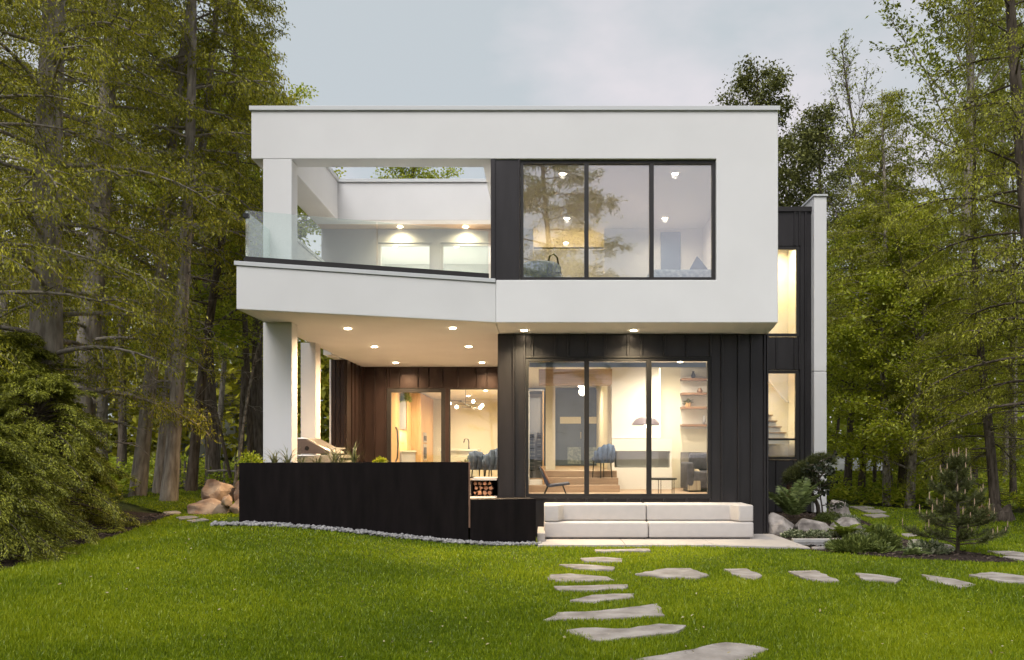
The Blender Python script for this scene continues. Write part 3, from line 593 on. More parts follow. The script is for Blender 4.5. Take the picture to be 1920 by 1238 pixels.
# --- firewood niche beside the ground-floor wall
nx0, nx1, ny = -1.28, -0.84, 15.3
nb = empty('firewood_bench', (-1.05, 15.5, 0.3), 'narrow concrete bench with a firewood niche under it', 'bench')
link('bench_top', MB().box(nx0, nx1, ny, 16.1, 0.985, 1.03).mesh('bench_top', M['concrete'], 0.004), nb)
link('niche_back', MB().box(nx0, nx1, 15.9, 15.95, 0.3, 0.983).mesh('niche_back', M['steel']), nb)
link('niche_floor', MB().box(nx0, nx1, ny, 15.89, 0.3, 0.55).mesh('niche_floor', M['steel']), nb)
link('niche_side', MB().box(nx0 - 0.03, nx0 - 0.002, ny, 15.95, 0.3, 0.983).mesh('niche_side', M['steel']), nb)
rs = random.Random(8); zrow = 0.552; row = 0
while zrow < 0.93:
    x = nx0 + 0.045 + (0.02 if row % 2 else 0)
    while x < nx1 - 0.05:
        r = rs.uniform(0.036, 0.048); k = rs.choice((3, 4, 5)); a0 = rs.uniform(0, 6.3)
        pts = [(x + r * math.cos(a0 + 6.283 * i / k) * rs.uniform(.85, 1.1), zrow + 0.043 + r * math.sin(a0 + 6.283 * i / k) * rs.uniform(.85, 1.05)) for i in range(k)]
        d = rs.uniform(0.02, 0.10)
        link('firewood_log', MB().prism_y(pts, ny + d, ny + 0.5).mesh('firewood_log', M['log'], 0.004), label='split log end in the firewood niche beside the planter', cat='log', group='split logs stacked in the firewood niche')
        x += 0.088
    zrow += 0.083; row += 1

# --- outdoor sofa of two modules
def rbox(mb): return mb.mesh('cushion', M['sofa'], 0.03, True, 4)
def shade(o):
    for p in o.data.polygons: p.use_smooth = True
def sofa(x0, x1, left, label):
    s = empty('outdoor_sofa', ((x0 + x1) / 2, 14.8, 0.036), label, 'sofa', 'two modules of the white outdoor sofa')
    link('seat', MB().box(x0, x1, 14.36, 15.22, 0.055, 0.315).mesh('seat', M['sofa'], 0.028, True, 4), s)
    link('plinth', MB().box(x0 + 0.05, x1 - 0.05, 14.42, 15.18, 0.036, 0.054).mesh('plinth', M['black']), s)
    if left: back = [(x0 + 0.245, 14.38), (x0 + 0.33, 14.66), (x1, 14.66), (x1, 15.22), (x0, 15.22), (x0, 14.38)]
    else: back = [(x1 - 0.245, 14.38), (x1, 14.38), (x1, 15.22), (x0, 15.22), (x0, 14.66), (x1 - 0.33, 14.66)]
    link('backrest', MB().prism_z(back, 0.322, 0.60).mesh('backrest', M['sofa'], 0.026, True, 4), s)
sofa(0.0, 1.745, True, 'left module of the long white outdoor sofa with slanted left arm'); sofa(1.755, 3.51, False, 'right module of the long white outdoor sofa with slanted right arm')

# --- small pond at the right of the terrace
pond = empty('pond', (4.6, 13.6, 0), 'small dark rectangular pond with grey coping right of the terrace', 'pond')
link('water', MB().box(4.09, 5.6, 13.12, 14.02, -0.05, 0.018).mesh('water', M['water']), pond)
link('rear_coping', MB().box(4.08, 5.7, 14.03, 14.16, -0.03, 0.065).mesh('rear_coping', M['concrete'], 0.006), pond)
link('front_coping', MB().box(4.08, 5.3, 13.03, 13.10, -0.03, 0.045).mesh('front_coping', M['paving'], 0.006), pond)

# --- boulders
def boulder(name, c, size, seed, m, label, cat='boulder', group=None, rz=0.0, flat=0.35):
    r = np.random.default_rng(seed); bm = bmesh.new(); bmesh.ops.create_icosphere(bm, subdivisions=4, radius=1)
    V = np.array([v.co[:] for v in bm.verts]); pl_ = r.normal(size=(30, 3)); pl_ /= np.linalg.norm(pl_, axis=1, keepdims=True); d = r.uniform(0.66, 0.95, 30)
    for i in range(30):
        s_ = V @ pl_[i]; over = np.maximum(0, s_ - d[i]); V = V - over[:, None] * pl_[i] * 0.97
    ph = r.uniform(0, 6, (6, 3)); fr = r.uniform(2, 9, (6, 3))
    for i in range(6): V *= (1 + 0.022 / (1 + i * .4) * np.sin(V @ fr[i] + ph[i].sum()))[:, None]
    V[:, 2] = np.where(V[:, 2] < -flat, -flat, V[:, 2]); V = V / np.abs(V).max(0) * np.array(size) / 2
    V[:, 2] -= V[:, 2].min(); V[:, 2] *= size[2] / V[:, 2].max()
    for v, p in zip(bm.verts, V): v.co = p
    me = bpy.data.meshes.new(name); bm.to_mesh(me); bm.free(); me.materials.append(m)
    o = link(name, me, label=label, cat=cat, group=group, loc=c); o.rotation_euler.z = rz; return o
def bl_px(px0, px1, py0, py1, Y, seed, m, label, depth=0.6, base=None, rz=0.0, group=None):
    x0, x1 = XP(px0, Y), XP(px1, Y); z1 = ZP(py0, Y); z0 = ZP(py1, Y) if base is None else base
    boulder('boulder', ((x0 + x1) / 2, Y + depth / 2, z0 - 0.03), (x1 - x0, depth, z1 - z0 + 0.03), seed, m, label, group=group, rz=rz)
gb, rb = 'grey boulders of the rock garden', 'rust coloured rocks behind the planter'
bl_px(1440, 1499, 964, 1010, 15.2, 1, M['boulder'], 'largest grey boulder leaning against the dark ground floor wall', 0.7, group=gb)
bl_px(1498, 1570, 974, 1004, 16.0, 12, M['boulder'], 'wide flat-topped pinkish boulder in the middle of the rock garden', 0.6, group=gb)
bl_px(1564, 1632, 972, 1004, 16.0, 23, M['boulder'], 'speckled grey boulder behind the lime green fern', 0.6, group=gb)
bl_px(1558, 1602, 939, 976, 19.3, 34, M['boulder'], 'rounded brown grey boulder beside the foot of the white fin wall', 0.6, base=0.0, group=gb)
bl_px(1664, 1706, 1014, 1028, 13.1, 45, M['flag'], 'flat pinkish edging stone nearest the juniper', 0.4, group='flat edging stones of the bed')
bl_px(1708, 1752, 1013, 1030, 13.3, 46, M['flag'], 'flat pale edging stone just left of the young pine', 0.4, group='flat edging stones of the bed')
bl_px(1752, 1800, 1022, 1034, 13.0, 47, M['flag'], 'thin pale edging stone under the young pine', 0.35, group='flat edging stones of the bed')
bl_px(352, 423, 899, 941, 14.95, 51, M['boulder2'], 'upper rust tan boulder with pale upper face, behind the planter', 0.9, group=rb)
bl_px(424, 472, 898, 938, 15.0, 52, M['boulder2'], 'tan boulder half hidden by the left end of the planter', 0.9, group=rb)
bl_px(335, 424, 936, 962, 14.45, 53, M['boulder2'], 'long low rust boulder lying under the upper one', 0.7, group=rb)
bl_px(418, 470, 936, 962, 14.4, 54, M['boulder2'], 'low reddish boulder touching the left end of the planter', 0.7, group=rb)
bl_px(410, 430, 929, 945, 14.5, 55, M['boulder2'], 'small wedge stone between the rust boulders', 0.3, group=rb)

# --- pebbles along the foot of the planter
def ico():
    bm = bmesh.new(); bmesh.ops.create_icosphere(bm, subdivisions=1, radius=1); bm.verts.ensure_lookup_table()
    V = np.array([v.co[:] for v in bm.verts]); Fs = np.array([[v.index for v in f.verts] for f in bm.faces]); bm.free(); return V, Fs
IV, IF = ico(); n = 1500; r = np.random.default_rng(3)
t = r.uniform(-0.35, PL + 0.05, n); d = -np.abs(r.normal(0, 0.10, n)) - 0.01; wdt = 0.30 - 0.16 * np.clip((t - 2.2) / 2, 0, 1); d = -r.uniform(0.01, 1, n) * wdt
x = P0[0] + pd[0] * t + pn[0] * d; y = P0[1] + pd[1] * t + pn[1] * d; z = gz(x, y) + r.uniform(0.012, 0.045, n)
sz = r.uniform(0.016, 0.042, n); V = IV[None] * sz[:, None, None] * r.uniform(0.6, 1.3, (n, 1, 3)) * np.array([1, 1, .7]) * r.uniform(0.85, 1.1, (n, len(IV), 1)) + np.stack([x, y, z], -1)[:, None]
link('pebbles', mesh_np('pebbles', V.reshape(-1, 3), [(IF[None] + np.arange(n)[:, None, None] * len(IV)).reshape(-1, 3)], M['pebble'], True), kind='stuff', label='band of pale grey pebbles along the planter foot', cat='pebbles')

# --- grill on the patio
gr = empty('grill', (-4.3, 16.1, 0.70), 'stainless steel gas grill with its lid closed, on the patio', 'grill')
gx0, gx1, gy0, gy1 = XP(556, 15.6), XP(640, 15.6), 15.5, 16.5
zl, zh = ZP(851, 15.6), ZP(821, 15.6)
link('cabinet', MB().box(gx0, gx1 - 0.06, gy0, gy1, 0.70, zl - 0.02).mesh('cabinet', M['chrome'], 0.01), gr)
xm = XP(578, 15.6)
link('lid', MB().prism_y([(gx0, zl), (gx1 - 0.14, zl), (gx1 - 0.16, zl + 0.04), (xm, zh - 0.01), (xm - 0.05, zh), (gx0, zh)], gy0 + 0.02, gy1 - 0.02).mesh('lid', M['chrome'], 0.012), gr)
link('lid_end', MB().prism_y([(gx0, zl), (gx1 - 0.2, zl), (gx1 - 0.2, zl + 0.035), (xm - 0.02, zh - 0.03), (gx0, zh - 0.03)], gy0 + 0.003, gy0 + 0.018).mesh('lid_end', mat('grey_cast_metal', (0.12, 0.10, 0.10), 0.5, 0.5)), gr)
link('lid_handle', MB().tube([(gx1 - 0.12, gy0 + 0.12, zl + 0.10), (gx1 - 0.12, gy1 - 0.12, zl + 0.10)], 0.014).tube([(gx1 - 0.12, gy0 + 0.14, zl + 0.10), (gx1 - 0.2, gy0 + 0.14, zl + 0.08)], 0.01).tube([(gx1 - 0.12, gy1 - 0.14, zl + 0.10), (gx1 - 0.2, gy1 - 0.14, zl + 0.08)], 0.01).mesh('lid_handle', M['chrome']), gr)
link('control_panel', MB().prism_y([(gx1 - 0.058, zl - 0.19), (gx1, zl - 0.17), (gx1 - 0.02, zl - 0.02), (gx1 - 0.058, zl - 0.02)], gy0 + 0.02, gy1 - 0.02).mesh('control_panel', M['chrome']), gr)
for i in range(4): link('knob', MB().tube([(gx1 - 0.012, gy0 + 0.15 + 0.22 * i, zl - 0.1), (gx1 + 0.03, gy0 + 0.15 + 0.22 * i, zl - 0.095)], 0.026, 10).mesh('knob', M['black']), gr)
link('gauge', MB().tube([(gx0 + 0.22, gy0 - 0.008, zl + 0.1), (gx0 + 0.22, gy0 + 0.002, zl + 0.1)], 0.04, 12).mesh('gauge', M['black']), gr)

# ================================================================ FURNITURE INSIDE
def pc(name, mb, m, par, bevel=0.0, smooth=False, label=None): return part(name, mb.mesh(name, M[m], bevel, smooth, 3), par, label)
# dining chairs behind the kitchen window
def tub_chair(loc, rz, label, m='blue', chan=7, hgt=0.84, group=None):
    e = empty('chair', loc, label, 'chair', group, rz=rz)
    pc('seat', MB().box(-0.23, 0.23, -0.22, 0.22, 0.38, 0.47), m, e, 0.03, True)
    V, Fs, K = [], [], 13
    for i in range(K):
        a = math.pi * i / (K - 1); h = 0.60 + (hgt - 0.62) * math.sin(a)
        for rr in (0.235, 0.275):
            for z in (0.34, h): V.append((rr * 1.06 * math.cos(a), 0.06 + rr * 0.9 * math.sin(a), z))
    for i in range(K - 1): q = 4 * i; Fs += [(q, q+4, q+5, q+1), (q+2, q+3, q+7, q+6), (q+1, q+5, q+7, q+3), (q, q+2, q+6, q+4)]
    Fs += [(0, 1, 3, 2), (4*K-4, 4*K-2, 4*K-1, 4*K-3)]
    pc('back_shell', MB().add(V, Fs), m, e)
    for i in range(chan):
        a = math.pi * (0.0 + i / (chan - 1)); x, y = 0.25 * math.cos(a), 0.06 + 0.2 * math.sin(a)
        h = 0.62 + (hgt - 0.62) * math.sin(a)
        pc('back_channel', MB().tube([(x, y, 0.36), (x * 1.08, y * 1.1, 0.36 + (h - .36) * .5), (x * 1.12, y * 1.2, h - 0.03), (x * 1.12, y * 1.2, h)], (0.07, 0.075, 0.07, 0.03), 8), m, e, 0, True)
    for sx in (-0.18, 0.18):
        for sy in (-0.16, 0.16): pc('leg', MB().tube([(sx, sy, 0.38), (sx * 1.15, sy * 1.15, 0)], (0.018, 0.011), 6), 'black', e)
    return e
tub_chair((-1.62, 22.35, 0.70), R(150), 'left blue velvet channel-back chair beyond the kitchen window'); tub_chair((-1.28, 22.1, 0.70), R(200), 'right blue velvet channel-back chair beyond the kitchen window', hgt=0.9)
isl = empty('kitchen_island', (-2.3, 23.7, 0.70), 'pale stone kitchen island', 'island')
pc('worktop', MB().box(-0.53, 0.53, -0.5, 0.5, 0.83, 0.89), 'stonetop', isl, 0.004); pc('base', MB().box(-0.5, 0.5, -0.45, 0.45, 0.0, 0.828), 'stonetop', isl)
fc = empty('kitchen_faucet', (-2.08, 23.75, 1.59), 'black gooseneck faucet on the kitchen island', 'faucet')
pc('spout', MB().tube([(0, 0, 0), (0, 0, 0.2), (-0.02, 0, 0.26), (-0.07, 0, 0.29), (-0.12, 0, 0.26), (-0.14, 0, 0.17)], 0.014, 8), 'black', fc, 0, True); pc('base', MB().lathe([(0.03, 0), (0.03, 0.03), (0.012, 0.035)]), 'black', fc)
ch = empty('chandelier', (XP(873, 22.6), 22.6, 2.72), 'black branching chandelier with glowing globes over the island', 'chandelier')
pc('stem', MB().tube([(0, 0, 0.02), (0, 0, 0.575)], 0.008, 6), 'black', ch)
for a, b in (((-0.45, 0.0, 0.13), (-0.1, 0, 0.13)), ((-0.3, 0.05, 0.05), (0.42, -0.05, 0.02)), ((-0.15, 0, 0.13), (0.2, 0, -0.07)), ((-0.1, 0.0, -0.03), (0.36, 0.05, -0.07)), ((-0.2, 0, 0.1), (0.16, 0, 0.1))):
    pc('arm', MB().tube([a, b], 0.008, 6), 'black', ch)
for g in ((-0.42, 0, 0.06), (-0.24, 0.04, -0.03), (0.2, 0, 0.11), (0.44, -0.05, 0.0), (0.38, 0.05, -0.05)):
    pc('globe', MB().lathe([(0.001, -0.05), (0.035, -0.036), (0.05, 0), (0.035, 0.036), (0.001, 0.05)], g, 12), 'globe', ch, 0, True)
# bedroom
ac = empty('armchair', (-0.06, 15.05, 3.95), 'pale blue patterned armchair behind the left pane of the upper window', 'armchair')
pc('backrest', MB().lathe([(0.30, 0.25), (0.36, 0.5), (0.36, 0.78), (0.31, 0.83), (0.25, 0.78), (0.24, 0.4), (0.24, 0.25), (0.30, 0.25)], seg=22), 'blue2', ac, 0, True); pc('seat', MB().lathe([(0.001, 0.15), (0.28, 0.15), (0.3, 0.3), (0.28, 0.42), (0.001, 0.43)], seg=22), 'blue2', ac, 0, True)
pc('base', MB().lathe([(0.2, 0.0), (0.2, 0.03), (0.05, 0.05), (0.05, 0.15)], seg=16), 'black', ac)
tf = empty('tub_filler', (XP(1047, 16.6), 16.6, 3.95), 'black freestanding tub filler with hand shower in the bedroom', 'faucet')
pc('pipe', MB().tube([(0, 0, 0), (0, 0, 1.18), (-0.02, 0, 1.3), (-0.09, 0, 1.37), (-0.17, 0, 1.33), (-0.2, 0, 1.18)], 0.017, 8), 'black', tf, 0, True); pc('hand_shower', MB().tube([(-0.14, 0, 1.22), (0.02, -0.03, 1.08)], 0.013, 8), 'black', tf)
pc('hose', MB().tube([(0.02, -0.03, 1.08), (0.07, -0.03, 0.95), (0.1, -0.03, 0.7), (0.12, -0.02, 0.4), (0.02, 0, 0.2)], 0.008, 6), 'black', tf, 0, True)
bt = empty('bathtub', (0.1, 17.2, 3.95), 'white freestanding bathtub behind the tub filler', 'bathtub')
pc('shell', MB().lathe([(0.30, 0.0), (0.36, 0.2), (0.42, 0.58), (0.40, 0.6), (0.36, 0.5), (0.3, 0.15), (0.001, 0.12)], seg=24), 'inwhite', bt, 0, True)
for o in bt.children: o.scale = (1.0, 1.8, 1.0)
bd = empty('bed', (2.65, 16.2, 3.95), 'bed with white linen behind the right pane of the upper window', 'bed')
pc('mattress', MB().box(-0.75, 0.75, -0.9, 1.0, 0.3, 0.78), 'linen', bd, 0.08, True); pc('frame', MB().box(-0.78, 0.78, -0.93, 1.03, 0.06, 0.299), 'oak', bd, 0.02)
pc('blanket', MB().box(-0.76, 0.76, -0.92, -0.3, 0.60, 0.80), 'blue2', bd, 0.05, True)
cu = link('cushion', MB().prism_y([(-0.2, 0), (0.2, 0.02), (0.24, 0.12), (0.02, 0.4)], -0.06, 0.06).mesh('cushion', M['blue'], 0.03, True, 3), label='blue cushion standing on its corner on the bed', cat='cushion', loc=(2.82, 15.95, 4.735))
# living room
lc = empty('lounge_chair', (0.12, 16.05, zf), 'low sling lounge chair by the left pane of the living room window', 'chair', rz=R(0))
pc('sling', MB().prism_y([(-0.22, 0.52), (-0.19, 0.53), (-0.02, 0.20), (0.35, 0.24), (0.36, 0.20), (-0.03, 0.15), (-0.08, 0.18)], -0.28, 0.28), 'dgrey', lc, 0.012)
pc('back_pad', MB().prism_y([(-0.185, 0.53), (-0.15, 0.52), (-0.0, 0.22), (-0.025, 0.215)], -0.26, 0.26), 'log', lc, 0.006, label='tan leather back pad')
for sy in (-0.25, 0.25):
    pc('leg', MB().tube([(-0.05, sy, 0.16), (-0.12, sy, 0.0)], 0.012, 6), 'black', lc); pc('leg', MB().tube([(0.22, sy, 0.2), (0.3, sy, 0.0)], 0.012, 6), 'black', lc)
tub_chair((XP(1128, 17.9), 17.7, zf + 0.274), R(215), 'slate blue tub chair on the hall steps', 'blue', 7, 0.78).scale = (0.72, 0.72, 0.9)
rt = empty('side_table', (XP(1243, 16.2), 16.2, zf), 'round black side table by the right pane of the living room window', 'table')
pc('table_top', MB().lathe([(0.001, 0.28), (0.26, 0.28), (0.265, 0.3), (0.26, 0.315), (0.001, 0.315)], seg=28), 'black', rt)
for a in (0.3, 1.6, 2.9, 4.2, 5.4): pc('leg', MB().tube([(0.23 * math.cos(a), 0.23 * math.sin(a), 0.28), (0.23 * math.cos(a), 0.23 * math.sin(a), 0)], 0.007, 6), 'black', rt)
pdn = empty('pendant_lamp', (XP(1211, 17.0), 17.0, ZP(797, 17.0)), 'wide mauve dome pendant lamp over the living room', 'pendant lamp')
pc('shade', MB().lathe([(0.28, 0.0), (0.27, 0.03), (0.2, 0.115), (0.1, 0.155), (0.01, 0.165), (0.01, 0.155), (0.1, 0.145), (0.19, 0.105), (0.26, 0.025), (0.275, 0.0)], seg=28), 'mauve', pdn, 0, True)
pc('cord', MB().tube([(0, 0, 0.16), (0, 0, zcl - ZP(797, 17.0))], 0.004, 5), 'black', pdn); pc('bulb', MB().lathe([(0.001, -0.06), (0.03, -0.04), (0.035, 0), (0.02, 0.05), (0.001, 0.06)], seg=12), 'globe', pdn, 0, True)
gl = empty('globe_lamp', (XP(1092, 21.5), 21.5, ZP(735, 21.5)), 'cluster of lit glass globes hanging in the hall', 'pendant lamp')
for g, rr in (((0, 0, 0), 0.10), ((0.05, 0.05, 0.13), 0.07), ((-0.06, 0.05, 0.15), 0.05)): pc('globe', MB().lathe([(0.001, -rr), (rr * .7, -rr * .7), (rr, 0), (rr * .7, rr * .7), (0.001, rr)], g, 14), 'globe', gl, 0, True)
pc('stem', MB().tube([(0, 0, 0.1), (0, 0, zcl - ZP(735, 21.5))], 0.008, 6), 'chrome', gl)
wr = empty('wine_rack', (XP(1005, 17.6), 17.6, zf), 'tall grey wine rack at the left edge of the living room', 'wine rack')
pc('back_panel', MB().box(-0.13, 0.13, 0.1, 0.13, 0.25, 2.0), 'grey', wr); pc('side_panel', MB().box(0.135, 0.16, -0.13, 0.13, 0.0, 2.05), 'oak', wr); pc('side_panel', MB().box(-0.16, -0.135, -0.13, 0.13, 0.0, 2.05), 'inwhite', wr)
pc('drawer', MB().box(-0.13, 0.13, -0.1, 0.1, 0.0, 0.24), 'inwhite', wr, 0.005); pc('top_panel', MB().box(-0.16, 0.16, -0.13, 0.13, 2.052, 2.08), 'grey', wr)
for k in range(11): pc('peg', MB().box(-0.12, -0.03, -0.11, 0.09, 0.42 + 0.075 * k, 0.436 + 0.075 * k).box(0.03, 0.1, -0.09, 0.09, 0.45 + 0.075 * k, 0.466 + 0.075 * k), 'chrome' if k % 3 else 'black', wr)
us = empty('upholstered_sofa', (XP(1308, 17.5), 17.6, zf), 'charcoal sofa end with throws behind the right pane', 'sofa')
pc('body', MB().box(-0.22, 0.42, -0.3, 0.5, 0.05, 0.42), 'dgrey', us, 0.05, True); pc('arm', MB().box(-0.26, -0.1, -0.32, 0.5, 0.05, 0.6), 'dgrey', us, 0.05, True)
pc('backrest', MB().box(-0.09, 0.42, 0.3, 0.52, 0.42, 0.78), 'dgrey', us, 0.06, True); pc('foot', MB().box(-0.2, 0.38, -0.28, 0.46, 0.0, 0.05), 'black', us)
th = link('throw_blanket', MB().prism_x([(-0.06, 0.0), (0.0, 0.36), (0.2, 0.40), (0.42, 0.38), (0.42, 0.41), (0.19, 0.43), (-0.02, 0.39), (-0.1, 0.0)], -0.12, 0.14).mesh('throw_blanket', mat('cream_striped_throw', (0.42, 0.36, 0.26), 0.9, col2=(0.2, 0.16, 0.12), scale=3, stretch=(9, .2, .2)), 0.008), label='cream striped throw draped over the charcoal sofa', cat='blanket', loc=(XP(1302, 17.2), 17.36, zf + 0.03))
pt = empty('shelf_plant', (XP(1290, 19.2), 19.2, ZP(763, 19.2)), 'small potted plant on the third wooden shelf', 'plant')
pc('pot', MB().lathe([(0.001, 0), (0.06, 0), (0.07, 0.1), (0.06, 0.1), (0.05, 0.05), (0.001, 0.05)], seg=14), 'oak', pt)
PLANT_LATER = pt
for i, (px, h, m, w) in enumerate(((1300, 0.16, 'black', 0.05), (1312, 0.11, 'walnut', 0.07), (1320, 0.2, 'grey', 0.04))):
    link('vase', MB().lathe([(0.001, 0), (w * .7, 0), (w, h * .4), (w * .5, h * .85), (w * .6, h), (w * .4, h), (0.001, h * .5)], seg=14).mesh('vase', M[m], 0, True), label=('dark slender vase on the top shelf', 'squat brown vase on the second shelf', 'grey bottle vase on the lowest shelf')[i], cat='vase', loc=(XP(px, 19.2), 19.2, ZP((710, 737, 796)[i], 19.2) + 0.002))
# ================================================================ VEGETATION
def nrm(a): return a / (np.linalg.norm(a, axis=-1, keepdims=True) + 1e-9)
def leaves_np(P, D, N, Ln, W, bend=0.15):
    """rhombic leaves: base P, long axis D, face normal near N"""
    D = nrm(D); S = nrm(np.cross(D, N)); U = np.cross(S, D); Ln = np.asarray(Ln)[:, None]; W = np.asarray(W)[:, None]
    mid = P + D * Ln * 0.45 + U * Ln * bend * 0.5
    return np.stack([P, mid + S * W * .5, P + D * Ln, mid - S * W * .5], 1).reshape(-1, 3)
def leaf_mesh(name, V, m, r, tint=None):
    n = len(V) // 4; return mesh_np(name, V, [np.arange(4 * n).reshape(-1, 4)], m, False, r.uniform(0.1, 0.9, n) if tint is None else tint)

LM = dict(
    cedar=leaf_mat('cedar_foliage', (0.110, 0.116, 0.013), (0.265, 0.265, 0.021), (0.526, 0.485, 0.038), 0.35),
    cedar2=leaf_mat('bronze_cedar_foliage', (0.117, 0.123, 0.013), (0.273, 0.278, 0.023), (0.473, 0.486, 0.042), 0.35),
    maple=leaf_mat('spring_maple_leaves', (0.196, 0.243, 0.018), (0.390, 0.463, 0.030), (0.526, 0.516, 0.049), 0.45),
    aspen=leaf_mat('sparse_ash_leaves', (0.100, 0.117, 0.018), (0.198, 0.232, 0.030), (0.356, 0.392, 0.050), 0.4),
    dark=leaf_mat('dark_leaves', (0.064, 0.074, 0.024), (0.143, 0.153, 0.044), (0.262, 0.272, 0.069), 0.3),
    lime=leaf_mat('lime_leaves', (0.172, 0.208, 0.011), (0.347, 0.396, 0.021), (0.457, 0.449, 0.038), 0.45),
    hemlock=leaf_mat('hemlock_foliage', (0.087, 0.098, 0.014), (0.196, 0.213, 0.026), (0.435, 0.443, 0.052), 0.25, nscale=2.2),
    under=leaf_mat('undergrowth_leaves', (0.152, 0.193, 0.015), (0.317, 0.405, 0.023), (0.526, 0.516, 0.042), 0.4),
    pine=leaf_mat('pine_needles', (0.048, 0.060, 0.020), (0.098, 0.116, 0.037), (0.188, 0.195, 0.061), 0.3),
    fern=leaf_mat('fern_fronds', (0.105, 0.147, 0.047), (0.229, 0.294, 0.093), (0.386, 0.467, 0.171), 0.35),
    limefern=leaf_mat('lime_fern_fronds', (0.110, 0.156, 0.018), (0.202, 0.275, 0.028), (0.312, 0.386, 0.055), 0.4),
    varieg=leaf_mat('variegated_leaves', (0.065, 0.092, 0.037), (0.184, 0.220, 0.110), (0.505, 0.514, 0.349), 0.3),
    juniper=leaf_mat('juniper_sprays', (0.060, 0.083, 0.019), (0.126, 0.165, 0.037), (0.239, 0.282, 0.074), 0.3),
    tuft=leaf_mat('ornamental_grass', (0.054, 0.061, 0.027), (0.135, 0.155, 0.061), (0.270, 0.284, 0.135), 0.3),
    maroon=leaf_mat('dark_maple_leaves', (0.016, 0.024, 0.014), (0.035, 0.046, 0.022), (0.068, 0.074, 0.034), 0.25),
    grass=leaf_mat('lawn_grass_blades', (0.106, 0.164, 0.003), (0.214, 0.293, 0.006), (0.353, 0.406, 0.010), 0.4, noise=0.45, nscale=0.45),
)

def make_tree(seed, H, r0, cb, nl, lenf, elev, droop, nsub, nleaf, ls, lm, bark, spread=0.12, hang=0.5, lw=0.45, wander=0.25, dead=0, subel=0.0, sub_len=0.42, limb_r=0.32, up=0.0):
    """one tree: trunk mesh (trunk, limbs, twigs) and crown mesh (leaf-sized faces round the twigs)"""
    r = np.random.default_rng(seed); TV, TQ, n0 = [], [], 0
    def put(p, rad, s):
        nonlocal n0
        V, Q = tube_np(p, rad, s); TV.append(V); TQ.append(Q + n0); n0 += len(V)
    K = 14; t = np.linspace(0, 1, K); ph = r.uniform(0, 6, 4)
    tp = np.stack([wander * (np.sin(t * 3.1 + ph[0]) - np.sin(ph[0])) + .3 * wander * (np.sin(t * 9 + ph[1]) - np.sin(ph[1])), wander * (np.sin(t * 2.7 + ph[2]) - np.sin(ph[2])), t * H - 0.15], -1)
    tr = r0 * (1 - t * .93) ** 0.75; tr[0] *= 1.22
    put(tp, tr, 9)
    at = lambda u: np.array([np.interp(u, t, tp[:, i]) for i in range(3)]); rad = lambda u: np.interp(u, t, tr)
    seg = []                                     # leafy twigs: start, end, weight
    for i in range(nl + dead):
        isdead = i >= nl
        u = (cb + (0.985 - cb) * ((i + r.uniform(0, 1)) / nl) ** 0.9) if not isdead else r.uniform(cb * .35, cb * 1.3)
        az = i * 2.39996 + r.normal(0, 0.35); v = (u - cb) / (1 - cb) if not isdead else 0
        L_ = (lenf(v) if not isdead else r.uniform(0.3, 0.9) * lenf(0.1) * .6) * r.uniform(0.72, 1.18); el = elev(v) + r.normal(0, 0.12) if not isdead else r.uniform(-.3, .3)
        p = [at(u)]; S = 7; e = el
        for k in range(S):
            az += r.normal(0, 0.09); p.append(p[-1] + L_ / S * np.array([math.cos(az) * math.cos(e), math.sin(az) * math.cos(e), math.sin(e)])); e -= droop / S * (0.6 + k / S) if not isdead else r.normal(0.05, .1)
        p = np.array(p); lr = max(0.012, limb_r * rad(u)) if not isdead else 0.016
        put(p, np.linspace(lr, 0.006, S + 1), 5)
        if isdead:
            for k in range(3):
                b = p[r.integers(2, S)]; a2 = az + r.normal(0, .8); put(np.array([b, b + .25 * np.array([math.cos(a2), math.sin(a2), r.normal(-.1, .3)]), b + .5 * np.array([math.cos(a2), math.sin(a2), r.normal(-.2, .4)])]), (0.008, 0.006, 0.003), 3)
            continue
        seg.append((p[-3], p[-1], 1.0))
        for k in range(nsub):
            s = 0.22 + 0.75 * (k + r.uniform(0, 1)) / nsub; b = np.array([np.interp(s * S, np.arange(S + 1), p[:, j]) for j in range(3)])
            sl = L_ * sub_len * (1.1 - s * .6) * r.uniform(0.6, 1.25); a2 = az + (1 if k % 2 else -1) * r.uniform(0.5, 1.2); e2 = subel + r.normal(0, 0.3) + up
            q = [b]
            for j in range(3): q.append(q[-1] + sl / 3 * np.array([math.cos(a2) * math.cos(e2), math.sin(a2) * math.cos(e2), math.sin(e2)])); e2 -= droop * .35; a2 += r.normal(0, .2)
            q = np.array(q); put(q, (lr * .35 + .004, .006, .004, .003), 3)
            seg.append((q[0], q[1], .5)); seg.append((q[1], q[2], 1.0)); seg.append((q[2], q[3], 1.0))
    A = np.array([s[0] for s in seg]); B = np.array([s[1] for s in seg]); W = np.array([s[2] for s in seg]) * (np.linalg.norm(B - A, axis=1) + .1)
    W *= r.uniform(0.25, 1.6, len(W))            # some twigs bare, some dense
    idx = r.choice(len(seg), nleaf, p=W / W.sum()); s = r.uniform(0, 1.08, nleaf)[:, None]
    P = A[idx] + (B[idx] - A[idx]) * s + r.normal(0, spread, (nleaf, 3)) * np.array([1, 1, .7])
    D = nrm(B[idx] - A[idx]) * 0.7 + r.normal(0, 0.6, (nleaf, 3)); D[:, 2] -= hang
    N = r.normal(0, 0.55, (nleaf, 3)) + np.array([0, 0, 1.0])
    ln = ls * r.uniform(0.6, 1.35, nleaf)
    tm = mesh_np('trunk', np.concatenate(TV), [np.concatenate(TQ)], bark, True)
    cm = leaf_mesh('crown', leaves_np(P, D, N, ln, ln * lw), lm, r)
    return tm, cm

